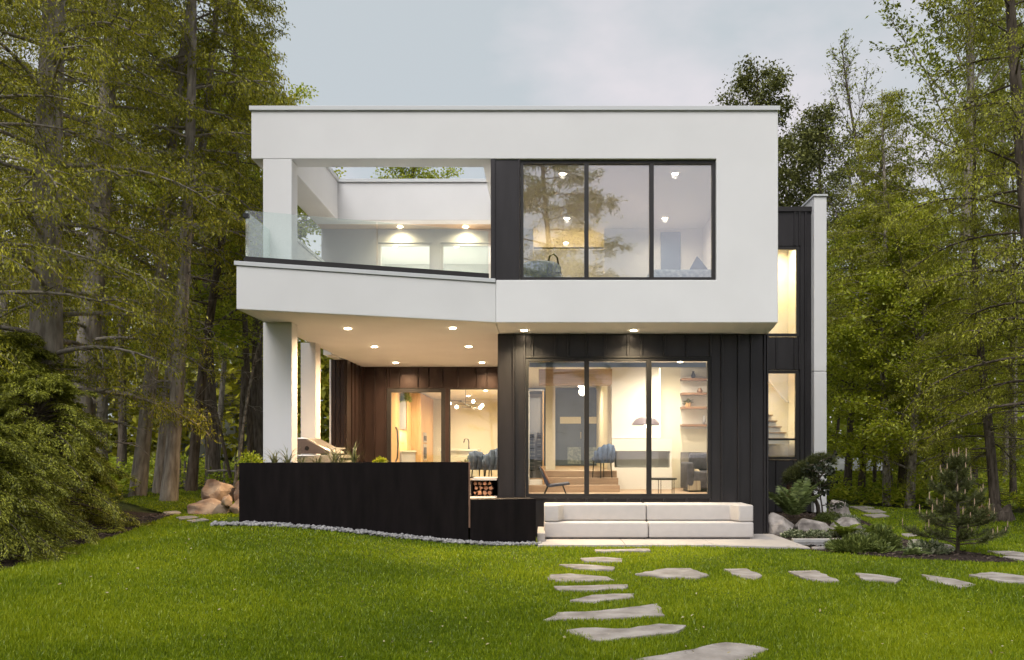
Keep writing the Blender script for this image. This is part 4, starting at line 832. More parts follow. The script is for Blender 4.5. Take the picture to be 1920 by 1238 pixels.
cone = lambda a, b: (lambda v: a + (b - a) * v)
def dome(R_): return lambda v: R_ * (0.55 + 0.95 * math.sin(math.pi * min(1, v * .9 + .12)) ** 0.8) * (1 - 0.55 * v)
TREE = dict(
    cedar=make_tree(1, 16, 0.155, 0.34, 60, lambda v: 2.0 * (1 - v) ** .7 + .5, lambda v: .05 + .35 * v, 0.75, 9, 27000, 0.082, LM['cedar'], M['bark'], 0.09, 0.75, 0.38, dead=26),
    cedar_b=make_tree(2, 15, 0.14, 0.40, 54, lambda v: 1.8 * (1 - v) ** .6 + .5, lambda v: .1 + .35 * v, 0.7, 9, 23000, 0.082, LM['cedar2'], M['bark2'], 0.09, 0.7, 0.38, dead=30),
    low=make_tree(3, 14, 0.24, 0.13, 84, lambda v: 2.0 * (1 - v) ** .6 + .5, lambda v: .12 + .3 * v, 0.9, 10, 78000, 0.052, LM['cedar'], M['bark'], 0.085, 0.8, 0.36, dead=10, limb_r=0.2),
    low_b=make_tree(4, 13, 0.16, 0.15, 78, lambda v: 1.9 * (1 - v) ** .6 + .5, lambda v: .1 + .3 * v, 0.9, 10, 68000, 0.053, LM['cedar2'], M['bark2'], 0.085, 0.75, 0.36, dead=14, limb_r=0.22),
    maple=make_tree(5, 13, 0.2, 0.28, 44, dome(2.6), lambda v: .35 + .7 * v, 0.15, 10, 30000, 0.088, LM['maple'], M['bark2'], 0.14, 0.35, 0.75, up=.2),
    ash=make_tree(6, 17, 0.2, 0.35, 40, dome(2.9), lambda v: .5 + .6 * v, -0.35, 10, 17000, 0.115, LM['aspen'], M['bark'], 0.10, 0.3, 0.5, up=.5, sub_len=.5, wander=.35),
    bare=make_tree(7, 15, 0.12, 0.22, 34, lambda v: 3.2 * (1 - v) ** .8 + .6, lambda v: .75 + .4 * v, -0.45, 12, 3600, 0.10, LM['aspen'], M['bark2'], 0.08, 0.2, 0.5, up=.6, sub_len=.55, wander=.3),
    dark=make_tree(8, 17, 0.22, 0.20, 56, lambda v: 3.0 * (1 - v) ** .55 + .5, lambda v: .25 + .6 * v, 0.1, 11, 46000, 0.125, LM['dark'], M['bark2'], 0.2, 0.3, 0.6, up=.15),
    lime=make_tree(9, 8.5, 0.13, 0.10, 46, dome(2.1), lambda v: .3 + .6 * v, 0.25, 10, 38000, 0.085, LM['lime'], M['bark2'], 0.16, 0.35, 0.7, up=.15),
    sapling=make_tree(10, 9, 0.06, 0.45, 16, lambda v: 1.3, lambda v: .5, 0.1, 7, 3500, 0.12, LM['under'], M['bark'], 0.1, 0.3, 0.6, dead=8),
    pine=make_tree(11, 19, 0.26, 0.30, 42, lambda v: 4.6 * (1 - v) ** .6 + .6, lambda v: .05 + .35 * v, 0.2, 12, 36000, 0.24, LM['cedar2'], M['bark2'], 0.15, 0.25, 0.16, dead=6),
)
def tree(kind, px, Y, label, s=1.0, lean=0.0, rz=None, group=None, bark=None, x=None, name='tree', back=0.0):
    X_ = XP(px, Y) if x is None else x; z = G(X_, Y)
    e = empty(name, (X_, Y, z), label, 'tree', group); tm, cm = TREE[kind]
    rr = random.Random(int(px * 7 + Y * 131)); rz = rr.uniform(0, 6.28) if rz is None else rz
    e.rotation_euler = Matrix.Rotation(R(lean), 3, 'Y').to_4x4().to_3x3().__matmul__(Matrix.Rotation(R(back), 3, 'X') @ Matrix.Rotation(rz, 3, 'Z')).to_euler(); e.scale = (s, s, s)
    if bark is not None: tm = tm.copy(); tm.materials[0] = bark
    part('trunk', tm, e); part('crown', cm, e); return e
gl_, gr_ = 'trees of the wood left of the house', 'trees of the wood right of the house'
# left wood
tree('low', 72, 13.5, 'thick-trunked cedar with drooping branches at the left edge', 1.15, 2, 0.6, gl_, name='cedar_tree')
tree('low', -110, 12.0, 'cedar whose branches hang in from beyond the left edge', 1.0, 3, 2.2, gl_, name='cedar_tree')
tree('low', 150, 17.5, 'cedar with full olive foliage behind the hemlock shrubs', 1.1, 3, 4.1, gl_, name='cedar_tree')
tree('cedar', 258, 18.6, 'tall cedar with a bare grey trunk leaning right, leftmost of the leaning trunks', 1.05, 7.5, 1.0, gl_, name='cedar_tree')
tree('cedar', 300, 19.6, 'slim bare-trunked cedar standing between the two thickest grey trunks', 0.95, 5.5, 2.7, gl_, name='cedar_tree')
tree('cedar', 316, 17.6, 'straightest grey cedar trunk just right of the hemlock shrubs', 1.0, 3.0, 5.0, gl_, name='cedar_tree')
tree('cedar', 358, 21.0, 'dark bent cedar trunk behind the rust boulders', 0.85, 5.0, 3.3, gl_, M['bark2'], name='cedar_tree')
tree('sapling', 436, 20.5, 'pale thin stem leaning right above the rust boulders', 0.78, 7, 0.5, gl_, M['bark3'])
tree('sapling', 438, 22.5, 'dark thin stem leaning left above the rust boulders', 0.8, -9, 2.5, gl_, M['bark2'])
tree('cedar_b', 472, 23.0, 'cedar with a straight brown trunk just left of the white column', 0.72, 0.5, 1.5, gl_, name='cedar_tree')
tree('maple', 480, 28.0, 'bright leafy maple rising past the left end of the roof', 1.1, 0, 2.4, gl_, name='maple_tree')
tree('maple', 400, 24.5, 'spring green maple behind the leaning cedar trunks', 0.98, 0, 3.0, gl_, name='maple_tree')
mid = 'one of the plain trunks standing deeper in the left wood'
for i, (px, Y, k) in enumerate(((20, 21, 'cedar'), (110, 23, 'cedar_b'), (190, 24, 'cedar'), (228, 29, 'cedar_b'), (60, 30, 'cedar'), (392, 27, 'cedar_b'), (405, 33, 'cedar'), (452, 31, 'cedar_b'), (-60, 19, 'cedar'))):
    tree(k, px, Y, mid, (0.92 if px < 300 else 0.68) + 0.05 * (i % 4), (i * 37 % 7) - 2, None, 'plain trunks deeper in the left wood', name='cedar_tree')
# right wood
tree('ash', 1792, 25.0, 'tall airy tree with forked crown against the sky at the upper right', 1.05, -1, 1.1, gr_)
tree('bare', 1668, 28.0, 'nearly leafless many-twigged tree right of the house', 1.0, -3, 2.0, gr_)
tree('ash', 1890, 30.0, 'second airy tall tree, close to the right edge', 1.0, 1, 3.6, gr_)
tree('dark', 1424, 37.0, 'dark tree whose round top shows above the right end of the roof', 1.04, 0, 0.3, gr_)
tree('dark', 1512, 34.0, 'dark tree between the roof and the stair tower fin', 0.88, 0, 2.3, gr_)
tree('lime', 1690, 26.0, 'lime green tree just right of the white fin wall', 1.12, 0, 1.9, gr_)
tree('maple', 1588, 29.0, 'leafy tree directly behind the white fin wall', 0.72, 0, 1.2, gr_)
tree('lime', 1705, 22.8, 'green leafy tree with a mottled pale trunk right of the rear path', 0.95, 0.5, 0.4, gr_, M['bark3'])
tree('low_b', 1786, 23.0, 'thick brown trunk leaning strongly to the left', 0.66, -13, 3.9, gr_, name='cedar_tree')
tree('low_b', 1868, 18.5, 'slim straight dark trunk behind the old stump', 0.72, -1, 1.4, gr_, name='cedar_tree')
tree('low_b', 1985, 15.0, 'bronze-green cedar leaning in at the right edge', 1.1, -3, 0.9, gr_, name='cedar_tree')
tree('low_b', 2010, 17.5, 'cedar half outside the right edge of the view', 1.0, -5, 5.2, gr_, name='cedar_tree')
tree('cedar_b', 1614, 27.0, 'slender trunk with a curved foot left of the others at the right', 0.8, 1.5, 2.5, gr_, name='cedar_tree')
tree('cedar_b', 1663, 24.0, 'lichened slender trunk between fin wall and mottled trunk', 0.8, 1, 5.5, gr_, M['bark3'], name='cedar_tree')
midr = 'one of the plain trunks standing deeper in the right wood'
for i, (px, Y, k) in enumerate(((1640, 30, 'cedar_b'), (1740, 28, 'low_b'), (1830, 25, 'low_b'), (1900, 22, 'cedar_b'), (1560, 33, 'cedar_b'), (1690, 35, 'maple'), (1790, 34, 'low_b'), (1880, 33, 'maple'), (2000, 25, 'low_b'))):
    tree(k, px, Y, midr, 0.52 + 0.04 * (i % 4), (i * 31 % 5) - 2, None, 'plain trunks deeper in the right wood')
# tree seen through the roof opening, and trees behind the camera that the windows mirror
tree('maple', 780, 30.0, 'leafy tree glimpsed through the opening in the roof', 0.93, 0, 2.2)
for i, (x_, y_, s_, k, rz_, lb) in enumerate(((0.2, -11, 0.95, 'pine', 0.4, 'broad pine mirrored in the left and middle panes upstairs'), (-9.5, -10, 0.85, 'pine', 2.0, 'pine mirrored in the balcony glass'), (-15, -18, .9, 'low', 1.0, 'cedar behind the viewer at the left'), (12, -20, .75, 'low_b', 3.0, 'cedar behind the viewer at the right'), (-4, -26, .8, 'maple', 3.0, 'maple far behind the viewer'))):
    tree(k, 0, y_, lb, s_, 0, rz_, 'trees across the garden behind the viewer', x=x_)

# far wood: reads as one mass
def mass(name, label, n, seed, xr, yr, top, lm, ls, gap):
    r = np.random.default_rng(seed); x = r.uniform(*xr, n); y = r.uniform(*yr, n); b = gz(x, y)
    h = top * (0.72 + 0.28 * np.sin(x * .9 + 1.3 * np.sin(x * .37 + seed)) * np.cos(y * .5)) ; z = b + h * r.uniform(0.0, 1.0, n) ** 0.85
    cl = np.sin(x * 2.1 + seed) * np.sin(z * 1.9 + y) + np.sin(x * 4.3 + z * 3.1); k = cl > r.normal(gap, .5, n); x, y, z = x[k], y[k], z[k]; n = len(x)
    P = np.stack([x, y, z], -1); D = r.normal(0, 1, (n, 3)); D[:, 2] -= .4; N = r.normal(0, .8, (n, 3)) + np.array([0, -0.3, .8]); ln = ls * r.uniform(.6, 1.4, n)
    link(name, leaf_mesh(name, leaves_np(P, D, N, ln, ln * .6), lm, r), kind='stuff', label=label, cat='wood')
mass('far_wood', 'far mass of foliage closing the left wood', 90000, 3, (-44, -4), (40, 54), 12.5, LM['cedar'], 0.42, -0.25)
mass('far_wood', 'far mass of foliage closing the right wood', 60000, 4, (11, 40), (38, 52), 11.5, LM['maple'], 0.38, -0.2)
def under(name, label, n, seed, xr, yr, hgt, lm, ls, test):
    r = np.random.default_rng(seed); x = r.uniform(*xr, n); y = yr[0] + (yr[1] - yr[0]) * r.uniform(0, 1, n) ** 1.3; k = test(x, y); x, y = x[k], y[k]; n = len(x)
    cl = 0.5 + 0.5 * np.sin(x * 1.7 + np.sin(y * 2.1) * 1.5) * np.cos(y * 1.3 + seed); z = gz(x, y) + hgt * r.uniform(0.02, 1, n) * (0.25 + .75 * cl)
    P = np.stack([x, y, z], -1); D = r.normal(0, 1, (n, 3)); D[:, 2] = np.abs(D[:, 2]) * .4; N = r.normal(0, .4, (n, 3)) + np.array([0, 0, 1.0]); ln = ls * r.uniform(.6, 1.5, n)
    link(name, leaf_mesh(name, leaves_np(P, D, N, ln, ln * .5), lm, r), kind='stuff', label=label, cat='undergrowth')
inl = lambda x, y: ~pip(x, y, LAWN) & ~pip(x, y, BED)
under('undergrowth', 'leafy undergrowth on the floor of the right wood', 60000, 6, (6.9, 26), (18, 38), 0.75, LM['under'], 0.14, lambda x, y: inl(x, y) & (x > 7.0 + (y < 24) * 1.0))
under('undergrowth', 'low undergrowth on the floor of the left wood', 34000, 7, (-26, -5.2), (17, 36), 0.6, LM['under'], 0.13, lambda x, y: inl(x, y) & ~((x > -5.6) & (y < 30)))

# --- hemlock shrubs along the left edge of the lawn
def hemlock(seed, H, Rr, nb, per):
    r = np.random.default_rng(seed); TV, TQ, n0 = [], [], 0; P, D, N, Ls = [], [], [], []
    for i in range(nb):
        u = ((i + r.uniform()) / nb) ** 0.8; az = i * 2.39996 + r.normal(0, .3); L_ = Rr * (1.08 * (1 - u) ** .55 + .12) * r.uniform(.75, 1.15); h0 = H * (0.02 + 0.9 * u); e = 0.35 + .5 * u + r.normal(0, .12)
        p = [np.array([0, 0, h0])]; S = 9
        for k in range(S): p.append(p[-1] + L_ / S * np.array([math.cos(az) * math.cos(e), math.sin(az) * math.cos(e), math.sin(e)])); e -= 0.17 + .05 * r.normal(); az += r.normal(0, .06)
        p = np.array(p); p[:, 2] = np.maximum(p[:, 2], 0.05); V, Q = tube_np(p, np.linspace(.02, .003, S + 1), 4); TV.append(V); TQ.append(Q + n0); n0 += len(V)
        s = r.uniform(.3, 1, per) ** .8; b = np.stack([np.interp(s * S, np.arange(S + 1), p[:, j]) for j in range(3)], -1)
        tg = nrm(p[np.minimum((s * S).astype(int) + 1, S)] - p[np.minimum((s * S).astype(int), S - 1)]); side = nrm(np.cross(tg, np.array([0, 0, 1.0]))); sg = r.choice((-1, 1), per)[:, None]
        off = r.uniform(0, 1, per)[:, None] * (0.34 * L_ * (1.05 - s[:, None])+.05) ; d = nrm(tg * .8 + side * sg * .7 + r.normal(0, .18, (per, 3)))
        q = b + d * off; q[:, 2] -= 0.35 * off[:, 0] ** 1.3; P.append(q + r.normal(0, .015, (per, 3))); d = d.copy(); d[:, 2] -= .35; D.append(d + r.normal(0, .25, (per, 3))); N.append(r.normal(0, .3, (per, 3)) + np.array([0, 0, 1.0])); Ls.append(r.uniform(.026, .058, per))
    P, D, N, Ls = map(np.concatenate, (P, D, N, Ls)); P[:, 2] = np.maximum(P[:, 2], .03)
    return mesh_np('branches', np.concatenate(TV), [np.concatenate(TQ)], M['bark2'], True), leaf_mesh('foliage', leaves_np(P, D, N, Ls, Ls * .34), LM['hemlock'], r)
HM = [hemlock(21, 2.6, 1.45, 200, 560), hemlock(22, 2.1, 1.35, 180, 560)]
for x_, y_, s_, k, rz_, lb in ((-6.6, 11.2, .84, 0, 0.3, 'tall feathery hemlock shrub nearest the grey leaning trunks'), (-5.6, 8.2, .72, 1, 1.7, 'drooping hemlock shrub at the left edge of the lawn, nearest the viewer'), (-8.1, 12.8, 1.12, 0, 2.9, 'tallest hemlock shrub, behind the others at the left'), (-6.05, 9.7, .66, 1, 4.2, 'small hemlock shrub between the two large front ones'), (-7.6, 10.0, 1.0, 1, 5.1, 'broad hemlock shrub filling the back of the left bed')):
    e = empty('hemlock_shrub', (x_, y_, G(x_, y_)), lb, 'shrub', 'hemlock shrubs along the left of the lawn', rz=rz_); e.scale = (s_,) * 3
    part('branches', HM[k][0], e); part('foliage', HM[k][1], e)

# --- rock garden plants
def fern(loc, label, n, Lf, lm, seed, group=None, name='fern', el0=1.1, dr=.075):
    r = np.random.default_rng(seed); e = empty(name, loc, label, 'fern', group)
    for i in range(n):
        az = 6.283 * i / n + r.normal(0, .2); el = el0 + r.normal(0, .16); p = [np.zeros(3)]; L_ = Lf * r.uniform(.75, 1.1); S = 18
        for k in range(S): p.append(p[-1] + L_ / S * np.array([math.cos(az) * math.cos(el), math.sin(az) * math.cos(el), math.sin(el)])); el -= dr + .02 * r.normal()
        p = np.array(p); tg = nrm(np.gradient(p, axis=0)); up = np.array([0, 0, 1.0]); sd = nrm(np.cross(tg, up)); Ps, Ds, Ln = [], [], []
        for k in range(3, S + 1):
            t = k / S; l_ = L_ * .24 * math.sin(math.pi * (0.15 + .83 * t)) ** .8
            for sgn in (-1, 1):
                for h in (0, .5): Ps.append(p[k] - tg[k] * L_ / S * h); Ds.append(sd[k] * sgn + tg[k] * .35 + r.normal(0, .08, 3) - up * .12); Ln.append(l_ + .004)
        Ln = np.array(Ln); V = leaves_np(np.array(Ps), np.array(Ds), np.cross(sd[0], tg[0])[None] * np.sign(np.cross(sd[0], tg[0])[2] + 1e-6) + np.zeros((len(Ps), 3)) + r.normal(0, .1, (len(Ps), 3)), Ln, Ln * .2)
        part('frond', leaf_mesh('frond', V, lm, r), e)
    return e
fern((XP(1490, 17.3), 17.3, 0.12), 'large pale fern with arching fronds in front of the dark tower wall', 11, 1.05, LM['fern'], 31, 'ferns', el0=1.38, dr=.05)
fern((XP(1582, 14.9), 14.9, 0.0), 'lime green fern in front of the speckled boulder', 15, 0.42, LM['limefern'], 32, 'ferns', el0=1.25)
fern((XP(1643, 14.7), 14.7, 0.0), 'lime green fern standing right of the rock garden boulders', 15, 0.42, LM['limefern'], 33, 'ferns', el0=1.25)
fern((XP(1712, 12.3), 12.3, 0.0), 'small pale fern in the mulch in front of the edging stones', 12, 0.30, LM['fern'], 34, 'ferns', el0=0.9)
fern((XP(1850, 19), 19.2, 0.0), 'wild fern on the edge of the right wood', 11, 0.6, LM['under'], 35, 'ferns')
def tuft(name, loc, label, n, Lf, lm, seed, w=0.012, el=1.2, cat='plant', group=None, curl=1.3):
    r = np.random.default_rng(seed); V, Q, n0 = [], [], 0; tt = []
    for i in range(n):
        az = r.uniform(0, 6.283); e_ = el + r.normal(0, .22); L_ = Lf * r.uniform(.55, 1.1); S = 5; p = [np.array([r.normal(0, .02), r.normal(0, .02), 0])]
        for k in range(S): p.append(p[-1] + L_ / S * np.array([math.cos(az) * math.cos(e_), math.sin(az) * math.cos(e_), math.sin(e_)])); e_ -= curl / S * r.uniform(.6, 1.4)
        p = np.array(p); s = np.array([-math.sin(az), math.cos(az), 0]); ww = w * np.array([.6, 1, 1, .85, .55, .08])[:, None] * .5
        vv = np.stack([p - s * ww, p + s * ww], 1).reshape(-1, 3); V.append(vv); q = np.array([[2*k, 2*k+1, 2*k+3, 2*k+2] for k in range(S)]) + n0; Q.append(q); n0 += 2 * (S + 1); tt += [r.uniform(.1, .9)] * S
    return link(name, mesh_np(name, np.concatenate(V), [np.concatenate(Q)], lm, True, tt), label=label, cat=cat, group=group, loc=loc)
def bushlet(name, loc, label, n, size, lm, ls, seed, cat='plant', group=None, lw=.5, up=.5):
    r = np.random.default_rng(seed); d = nrm(r.normal(0, 1, (n, 3))); rad = r.uniform(.35, 1, n)[:, None] ** .5 * (1 + .22 * np.sin(d[:, :1] * 7 + seed) * np.cos(d[:, 1:2] * 6)); P = d * rad * np.array(size) / 2; P[:, 2] = np.abs(P[:, 2]) * 2 * .9 + .01
    D = d + r.normal(0, .5, (n, 3)); D[:, 2] += up; ln = ls * r.uniform(.6, 1.4, n)
    return link(name, leaf_mesh(name, leaves_np(P, D, r.normal(0, .6, (n, 3)) + np.array([0, 0, 1.0]), ln, ln * lw), lm, r), label=label, cat=cat, group=group, loc=loc)
gc = 'low groundcover of the rock garden'
for i, (px, Y, w, lb) in enumerate(((1488, 14.9, .5, 'variegated groundcover at the foot of the largest grey boulder'), (1532, 14.9, .55, 'variegated groundcover in front of the flat-topped boulder'), (1566, 15.1, .4, 'variegated groundcover between flat-topped boulder and lime fern'), (1612, 15.2, .4, 'silvery groundcover between the two lime ferns'))):
    bushlet('groundcover', (XP(px, Y), Y, 0.0), lb, 1300, (w * .8, .3, .12), LM['varieg'], 0.045, 60 + i, group=gc)
bushlet('groundcover', (XP(1556, 17.8), 17.8, .02), 'dark low conifer cushion behind the flat-topped boulder', 2600, (.6, .5, .24), LM['juniper'], .05, 71, group=gc, lw=.25)
bushlet('groundcover', (XP(1590, 17.4), 17.4, .02), 'grey green cushion plant in front of the rounded boulder', 1400, (.5, .4, .2), LM['varieg'], .045, 72, group=gc, lw=.3)
bushlet('juniper', (XP(1612, 12.8), 12.8, 0.0), 'spreading juniper beside the dark pond', 5200, (.85, .6, .20), LM['juniper'], .09, 73, 'shrub', lw=.22, up=.7)
bushlet('juniper', (XP(1658, 12.9), 12.95, 0.0), 'upright tip of juniper right of the spreading one', 2600, (.42, .4, .32), LM['juniper'], .09, 74, 'shrub', lw=.22, up=1.1)
bushlet('groundcover', (XP(1738, 12.5), 12.5, 0.0), 'yellow green leafy clump in the mulch left of the young pine', 900, (.6, .3, .17), LM['varieg'], .07, 75, group=gc, lw=.45)
tuft('ornamental_grass', (XP(1480, 18.6), 18.6, .35), 'rust coloured upright grass behind the large fern', 70, .6, mat('rust_grass', (0.28, 0.12, 0.05), .9), 76, .01, 1.45, curl=.4)
# cloud-pruned pine and small maple in front of the fin
def needle_cloud(r, c, rad, n, ls):
    d = nrm(r.normal(0, 1, (n, 3))); d[:, 2] = np.where(d[:, 2] < -.25, -d[:, 2] * .6, d[:, 2]); P = np.array(c) + d * rad * r.uniform(.55, 1, n)[:, None] ** .6 * np.array([1, 1, .62])
    D = d * .8 + r.normal(0, .5, (n, 3)) + np.array([0, 0, .35]); ln = ls * r.uniform(.7, 1.3, n); return leaves_np(P, D, r.normal(0, 1, (n, 3)), ln, ln * .10)
cp = empty('cloud_pine', (XP(1528, 18.4), 18.4, 0.1), 'rounded dwarf pine with a short trunk in front of the dark tower wall', 'shrub'); r = np.random.default_rng(81)
part('trunk', MB().tube([(0.1, 0, -.1), (.06, 0, .25), (-.05, 0, .5), (-.12, 0, .75), (-.1, 0, 1.0)], (.05, .045, .035, .03, .02), 8).tube([(-.05, 0, .5), (-.25, 0, .7), (-.4, .05, .82)], (.03, .02, .015), 6).tube([(-.1, 0, .7), (.15, 0, .9), (.22, 0, 1.05)], (.025, .02, .012), 6).mesh('trunk', M['bark2'], 0, True), cp)
for c_, rad, n in (((-.3, 0, .85), .36, 3200), ((-.12, -.05, 1.0), .34, 3000), ((.14, 0, 1.16), .30, 2400), ((.0, .05, .62), .30, 2200), ((-.42, .05, .74), .22, 1300)):
    part('needle_cloud', leaf_mesh('needle_cloud', needle_cloud(r, c_, rad, n, .09), LM['pine'], r), cp)
sm = make_tree(12, 1.45, .022, .3, 14, lambda v: .42, lambda v: .4, .3, 5, 520, .085, LM['maroon'], M['bark2'], .05, .3, .7, wander=.05)
e = empty('small_maple', (XP(1541, 18.0), 18.0, 0.05), 'little dark-leaved maple silhouetted against the white fin wall', 'shrub'); part('trunk', sm[0], e); part('crown', sm[1], e)
# young pine with pale candles
yp = empty('young_pine', (XP(1795, 12.4), 12.4, 0.0), 'young pine with pale upright candles in the mulch bed', 'pine tree'); r = np.random.default_rng(91); tb = MB().tube([(0, 0, -.05), (.02, 0, .5), (-.01, .01, 1.0), (0, 0, 1.3)], (.03, .025, .018, .01), 8); tips = [(np.array([0, 0, 1.3]), 1.0)]; br = []
for z0, n, L_ in ((.16, 7, .62), (.36, 7, .56), (.58, 6, .44), (.8, 6, .34), (1.02, 5, .22), (1.18, 4, .12)):
    for i in range(n):
        az = 6.283 * i / n + r.normal(0, .3); z0_ = z0; z0 = z0_ + r.normal(0, .05); l_ = L_ * r.uniform(.5, 1.35); p = np.array([[0, 0, z0], [math.cos(az) * l_ * .5, math.sin(az) * l_ * .5, z0 + .04], [math.cos(az) * l_ * .85, math.sin(az) * l_ * .85, z0 + .12], [math.cos(az) * l_, math.sin(az) * l_, z0 + .2]]); tb.tube(p, (.012, .009, .006, .004), 5); br.append(p); tips.append((p[-1], .75)); z0 = z0_
        for sgn in (-1, 1):
            a2 = az + sgn * .6; q = np.array([p[1], p[1] + [math.cos(a2) * l_ * .25, math.sin(a2) * l_ * .25, .04], p[1] + [math.cos(a2) * l_ * .4, math.sin(a2) * l_ * .4, .11]]); tb.tube(q, (.007, .005, .004), 4); br.append(q); tips.append((q[-1], .6))
part('trunk', tb.mesh('trunk', M['bark2'], 0, True), yp)
Vs = []
for p in br + [np.array([[0, 0, .9], [0, 0, 1.1], [0, 0, 1.3]])]:
    n = 330; s = r.uniform(.12, 1, n) * (len(p) - 1); b = np.stack([np.interp(s, np.arange(len(p)), p[:, j]) for j in range(3)], -1); tg = nrm(p[-1] - p[0]); D = tg * .8 + r.normal(0, .7, (n, 3)) + np.array([0, 0, .2]); ln = r.uniform(.05, .10, n); Vs.append(leaves_np(b, D, r.normal(0, 1, (n, 3)), ln, np.full(n, .0048)))
part('needles', leaf_mesh('needles', np.concatenate(Vs), LM['pine'], r), yp)
for p, s in tips:
    for k in range(0 if s < .7 and r.uniform() < .75 else 1 if s < .8 else 4):
        o = r.normal(0, .014, 3) * (k > 0); hgt = s * (.17 if k == 0 else .10) * r.uniform(.7, 1.1)
        part('candle', MB().tube([p + o, p + o + [0, 0, hgt * .6], p + o + [0, 0, hgt]], (.006, .0065, .002), 5).mesh('candle', M['candle']), yp)
# planter-top plants
gpt = 'grassy tufts along the planter top'
for i, (px, d, lb, L_, n) in enumerate(((515, .35, 'leftmost grassy tuft on the planter in front of the column', .24, 26), (540, .3, 'grassy tuft on the planter at the right half of the column', .30, 26), (566, .3, 'small sparse tuft in front of the left end of the grill', .18, 16), (597, .3, 'sparse tuft in front of the grill knobs', .2, 26), (628, .25, 'arching tuft just right of the grill', .34, 26), (663, .3, 'widest arching tuft, in front of the dark pilaster', .34, 30), (640, .5, 'low tuft between the two arching tufts', .18, 20), (800, .4, 'tiny tuft below the patio door', .10, 16), (872, .45, 'low tuft near the right end of the planter', .12, 30))):
    t = ((XP(px, 13.2) - P0[0]) / pd[0]); q = pl(t, d); q2 = np.array(q); q2[0] = XP(px, q2[1]); tuft('ornamental_grass', (q2[0], q2[1], 1.262), lb, int(n * 1.3), L_ * 1.45, LM['tuft'], 100 + i, .013, 1.25, group=gpt)
for px, lb, s in ((713, 'round yellow green plant on the planter left of the patio door', .17), (470, 'green clump spilling over the left end of the planter', .30)):
    t = (XP(px, 13.1) - P0[0]) / pd[0]; q = np.array(pl(t, .35)); bushlet('planter_shrub', (XP(px, q[1]), q[1], 1.262), lb, 900, (s * 1.3, s * 1.2, s * .75), LM['lime'] if s < .2 else LM['under'], .035, int(px), group='small round plants on the planter')
hv = bushlet('hanging_plant', (XP(760, 23.4), 23.4, 2.86), 'bright green plant on top of the grey kitchen cabinet', 500, (.3, .3, .3), LM['limefern'], .06, 5)
r = np.random.default_rng(6); n = 160; D = r.normal(0, 1, (n, 3)); D[:, 2] = np.abs(D[:, 2]); part('leaves', leaf_mesh('leaves', leaves_np(np.array([[0, 0, .08]]) + r.normal(0, .02, (n, 3)), D, r.normal(0, 1, (n, 3)), r.uniform(.06, .13, n), np.full(n, .02)), LM['dark'], r), PLANT_LATER)

# --- things at the edge of the woods
stp = empty('tree_stump', (XP(1866, 18.2), 18.2, 0.0), 'old dark stump with a rust brown broken side at the right', 'stump'); r = np.random.default_rng(44)
def stump(w, h, seed, dx, m):
    r = np.random.default_rng(seed); V, Fs = [], []; S, K = 26, 6
    for k in range(K):
        t = k / (K - 1)
        for i in range(S):
            a = 6.283 * i / S; rr = w * (1.25 - .45 * t) * (1 + .14 * math.sin(5 * a + seed) + .08 * math.sin(11 * a + 3 * t)); V.append((dx + rr * math.cos(a), rr * .8 * math.sin(a), h * t * (1 + (.28 * math.sin(3 * a + seed) + .1 * math.sin(9 * a)) * (t > .9)) - .05))
    for k in range(K - 1):
        for i in range(S): Fs.append((k*S+i, k*S+(i+1)%S, (k+1)*S+(i+1)%S, (k+1)*S+i))
    V.append((dx, 0, h * .75)); Fs += [((K-1)*S+i, (K-1)*S+(i+1)%S, K*S) for i in range(S)]
    return MB().add(V, Fs).mesh('stump', m, 0, False)
part('stump_body', stump(.27, .36, 2, .08, M['bark2']), stp); part('broken_wood', stump(.16, .32, 4, -.22, M['log']), stp)
bo = empty('overturned_boat', (XP(1602, 33), 33, G(12, 33)), 'long white overturned boat among the trunks right of the fin wall', 'boat'); V, Fs = [], []; S = 13; NS = 16
for k in range(NS):
    t = k / (NS - 1) * 2 - 1; w = .62 * (1 - abs(t) ** 3.2) ** .8 + .02; hh = .42 * (1 - abs(t) ** 4) + .05
    for i in range(S):
        a = math.pi * i / (S - 1); V.append((t * 1.5, w * math.cos(a), .62 + hh * max(0, math.sin(a)) ** .6))
for k in range(NS - 1):
    for i in range(S - 1): Fs.append((k*S+i, k*S+i+1, (k+1)*S+i+1, (k+1)*S+i))
part('hull', MB().add(V, Fs).mesh('hull', M['boat'], 0, True), bo); part('keel', MB().box(-1.35, 1.35, -.02, .02, 1.02, 1.1).mesh('keel', M['boat'], .01), bo)
for x_ in (-.9, .9): part('trestle', MB().box(x_ - .04, x_ + .04, -.5, .5, .58, .66).box(x_ - .035, x_ + .035, -.45, -.38, 0, .58).box(x_ - .035, x_ + .035, .38, .45, 0, .58).mesh('trestle', M['weathered']), bo)
sx, sy = XP(400, 46), 46.0; sh_ = empty('outbuilding', (sx, sy, G(sx, sy)), 'grey outbuilding glimpsed between the trunks of the left wood', 'building')
for k in range(14): part('siding_board', MB().box(-3, 3, -.02 - .012 * (k % 2), .02, .2 * k, .2 * k + .192).mesh('siding_board', M['shed']), sh_)
part('wall', MB().box(-2.99, 2.99, .03, 4, 0, 2.8).mesh('wall', M['shed']), sh_); part('roof', MB().prism_x([(-.4, 2.75), (2, 4.3), (4.4, 2.75), (4.4, 2.9), (2, 4.45), (-.4, 2.9)], -3.3, 3.3).mesh('roof', M['shedroof']), sh_)
part('door', MB().box(-1.2, 1.2, -.07, -.035, 0, 2.1).mesh('door', M['cap']), sh_)
fn = empty('rustic_fence', (XP(390, 23), 23, G(-9, 23)), 'rough fence of weathered posts and a rail behind the rust boulders', 'fence')
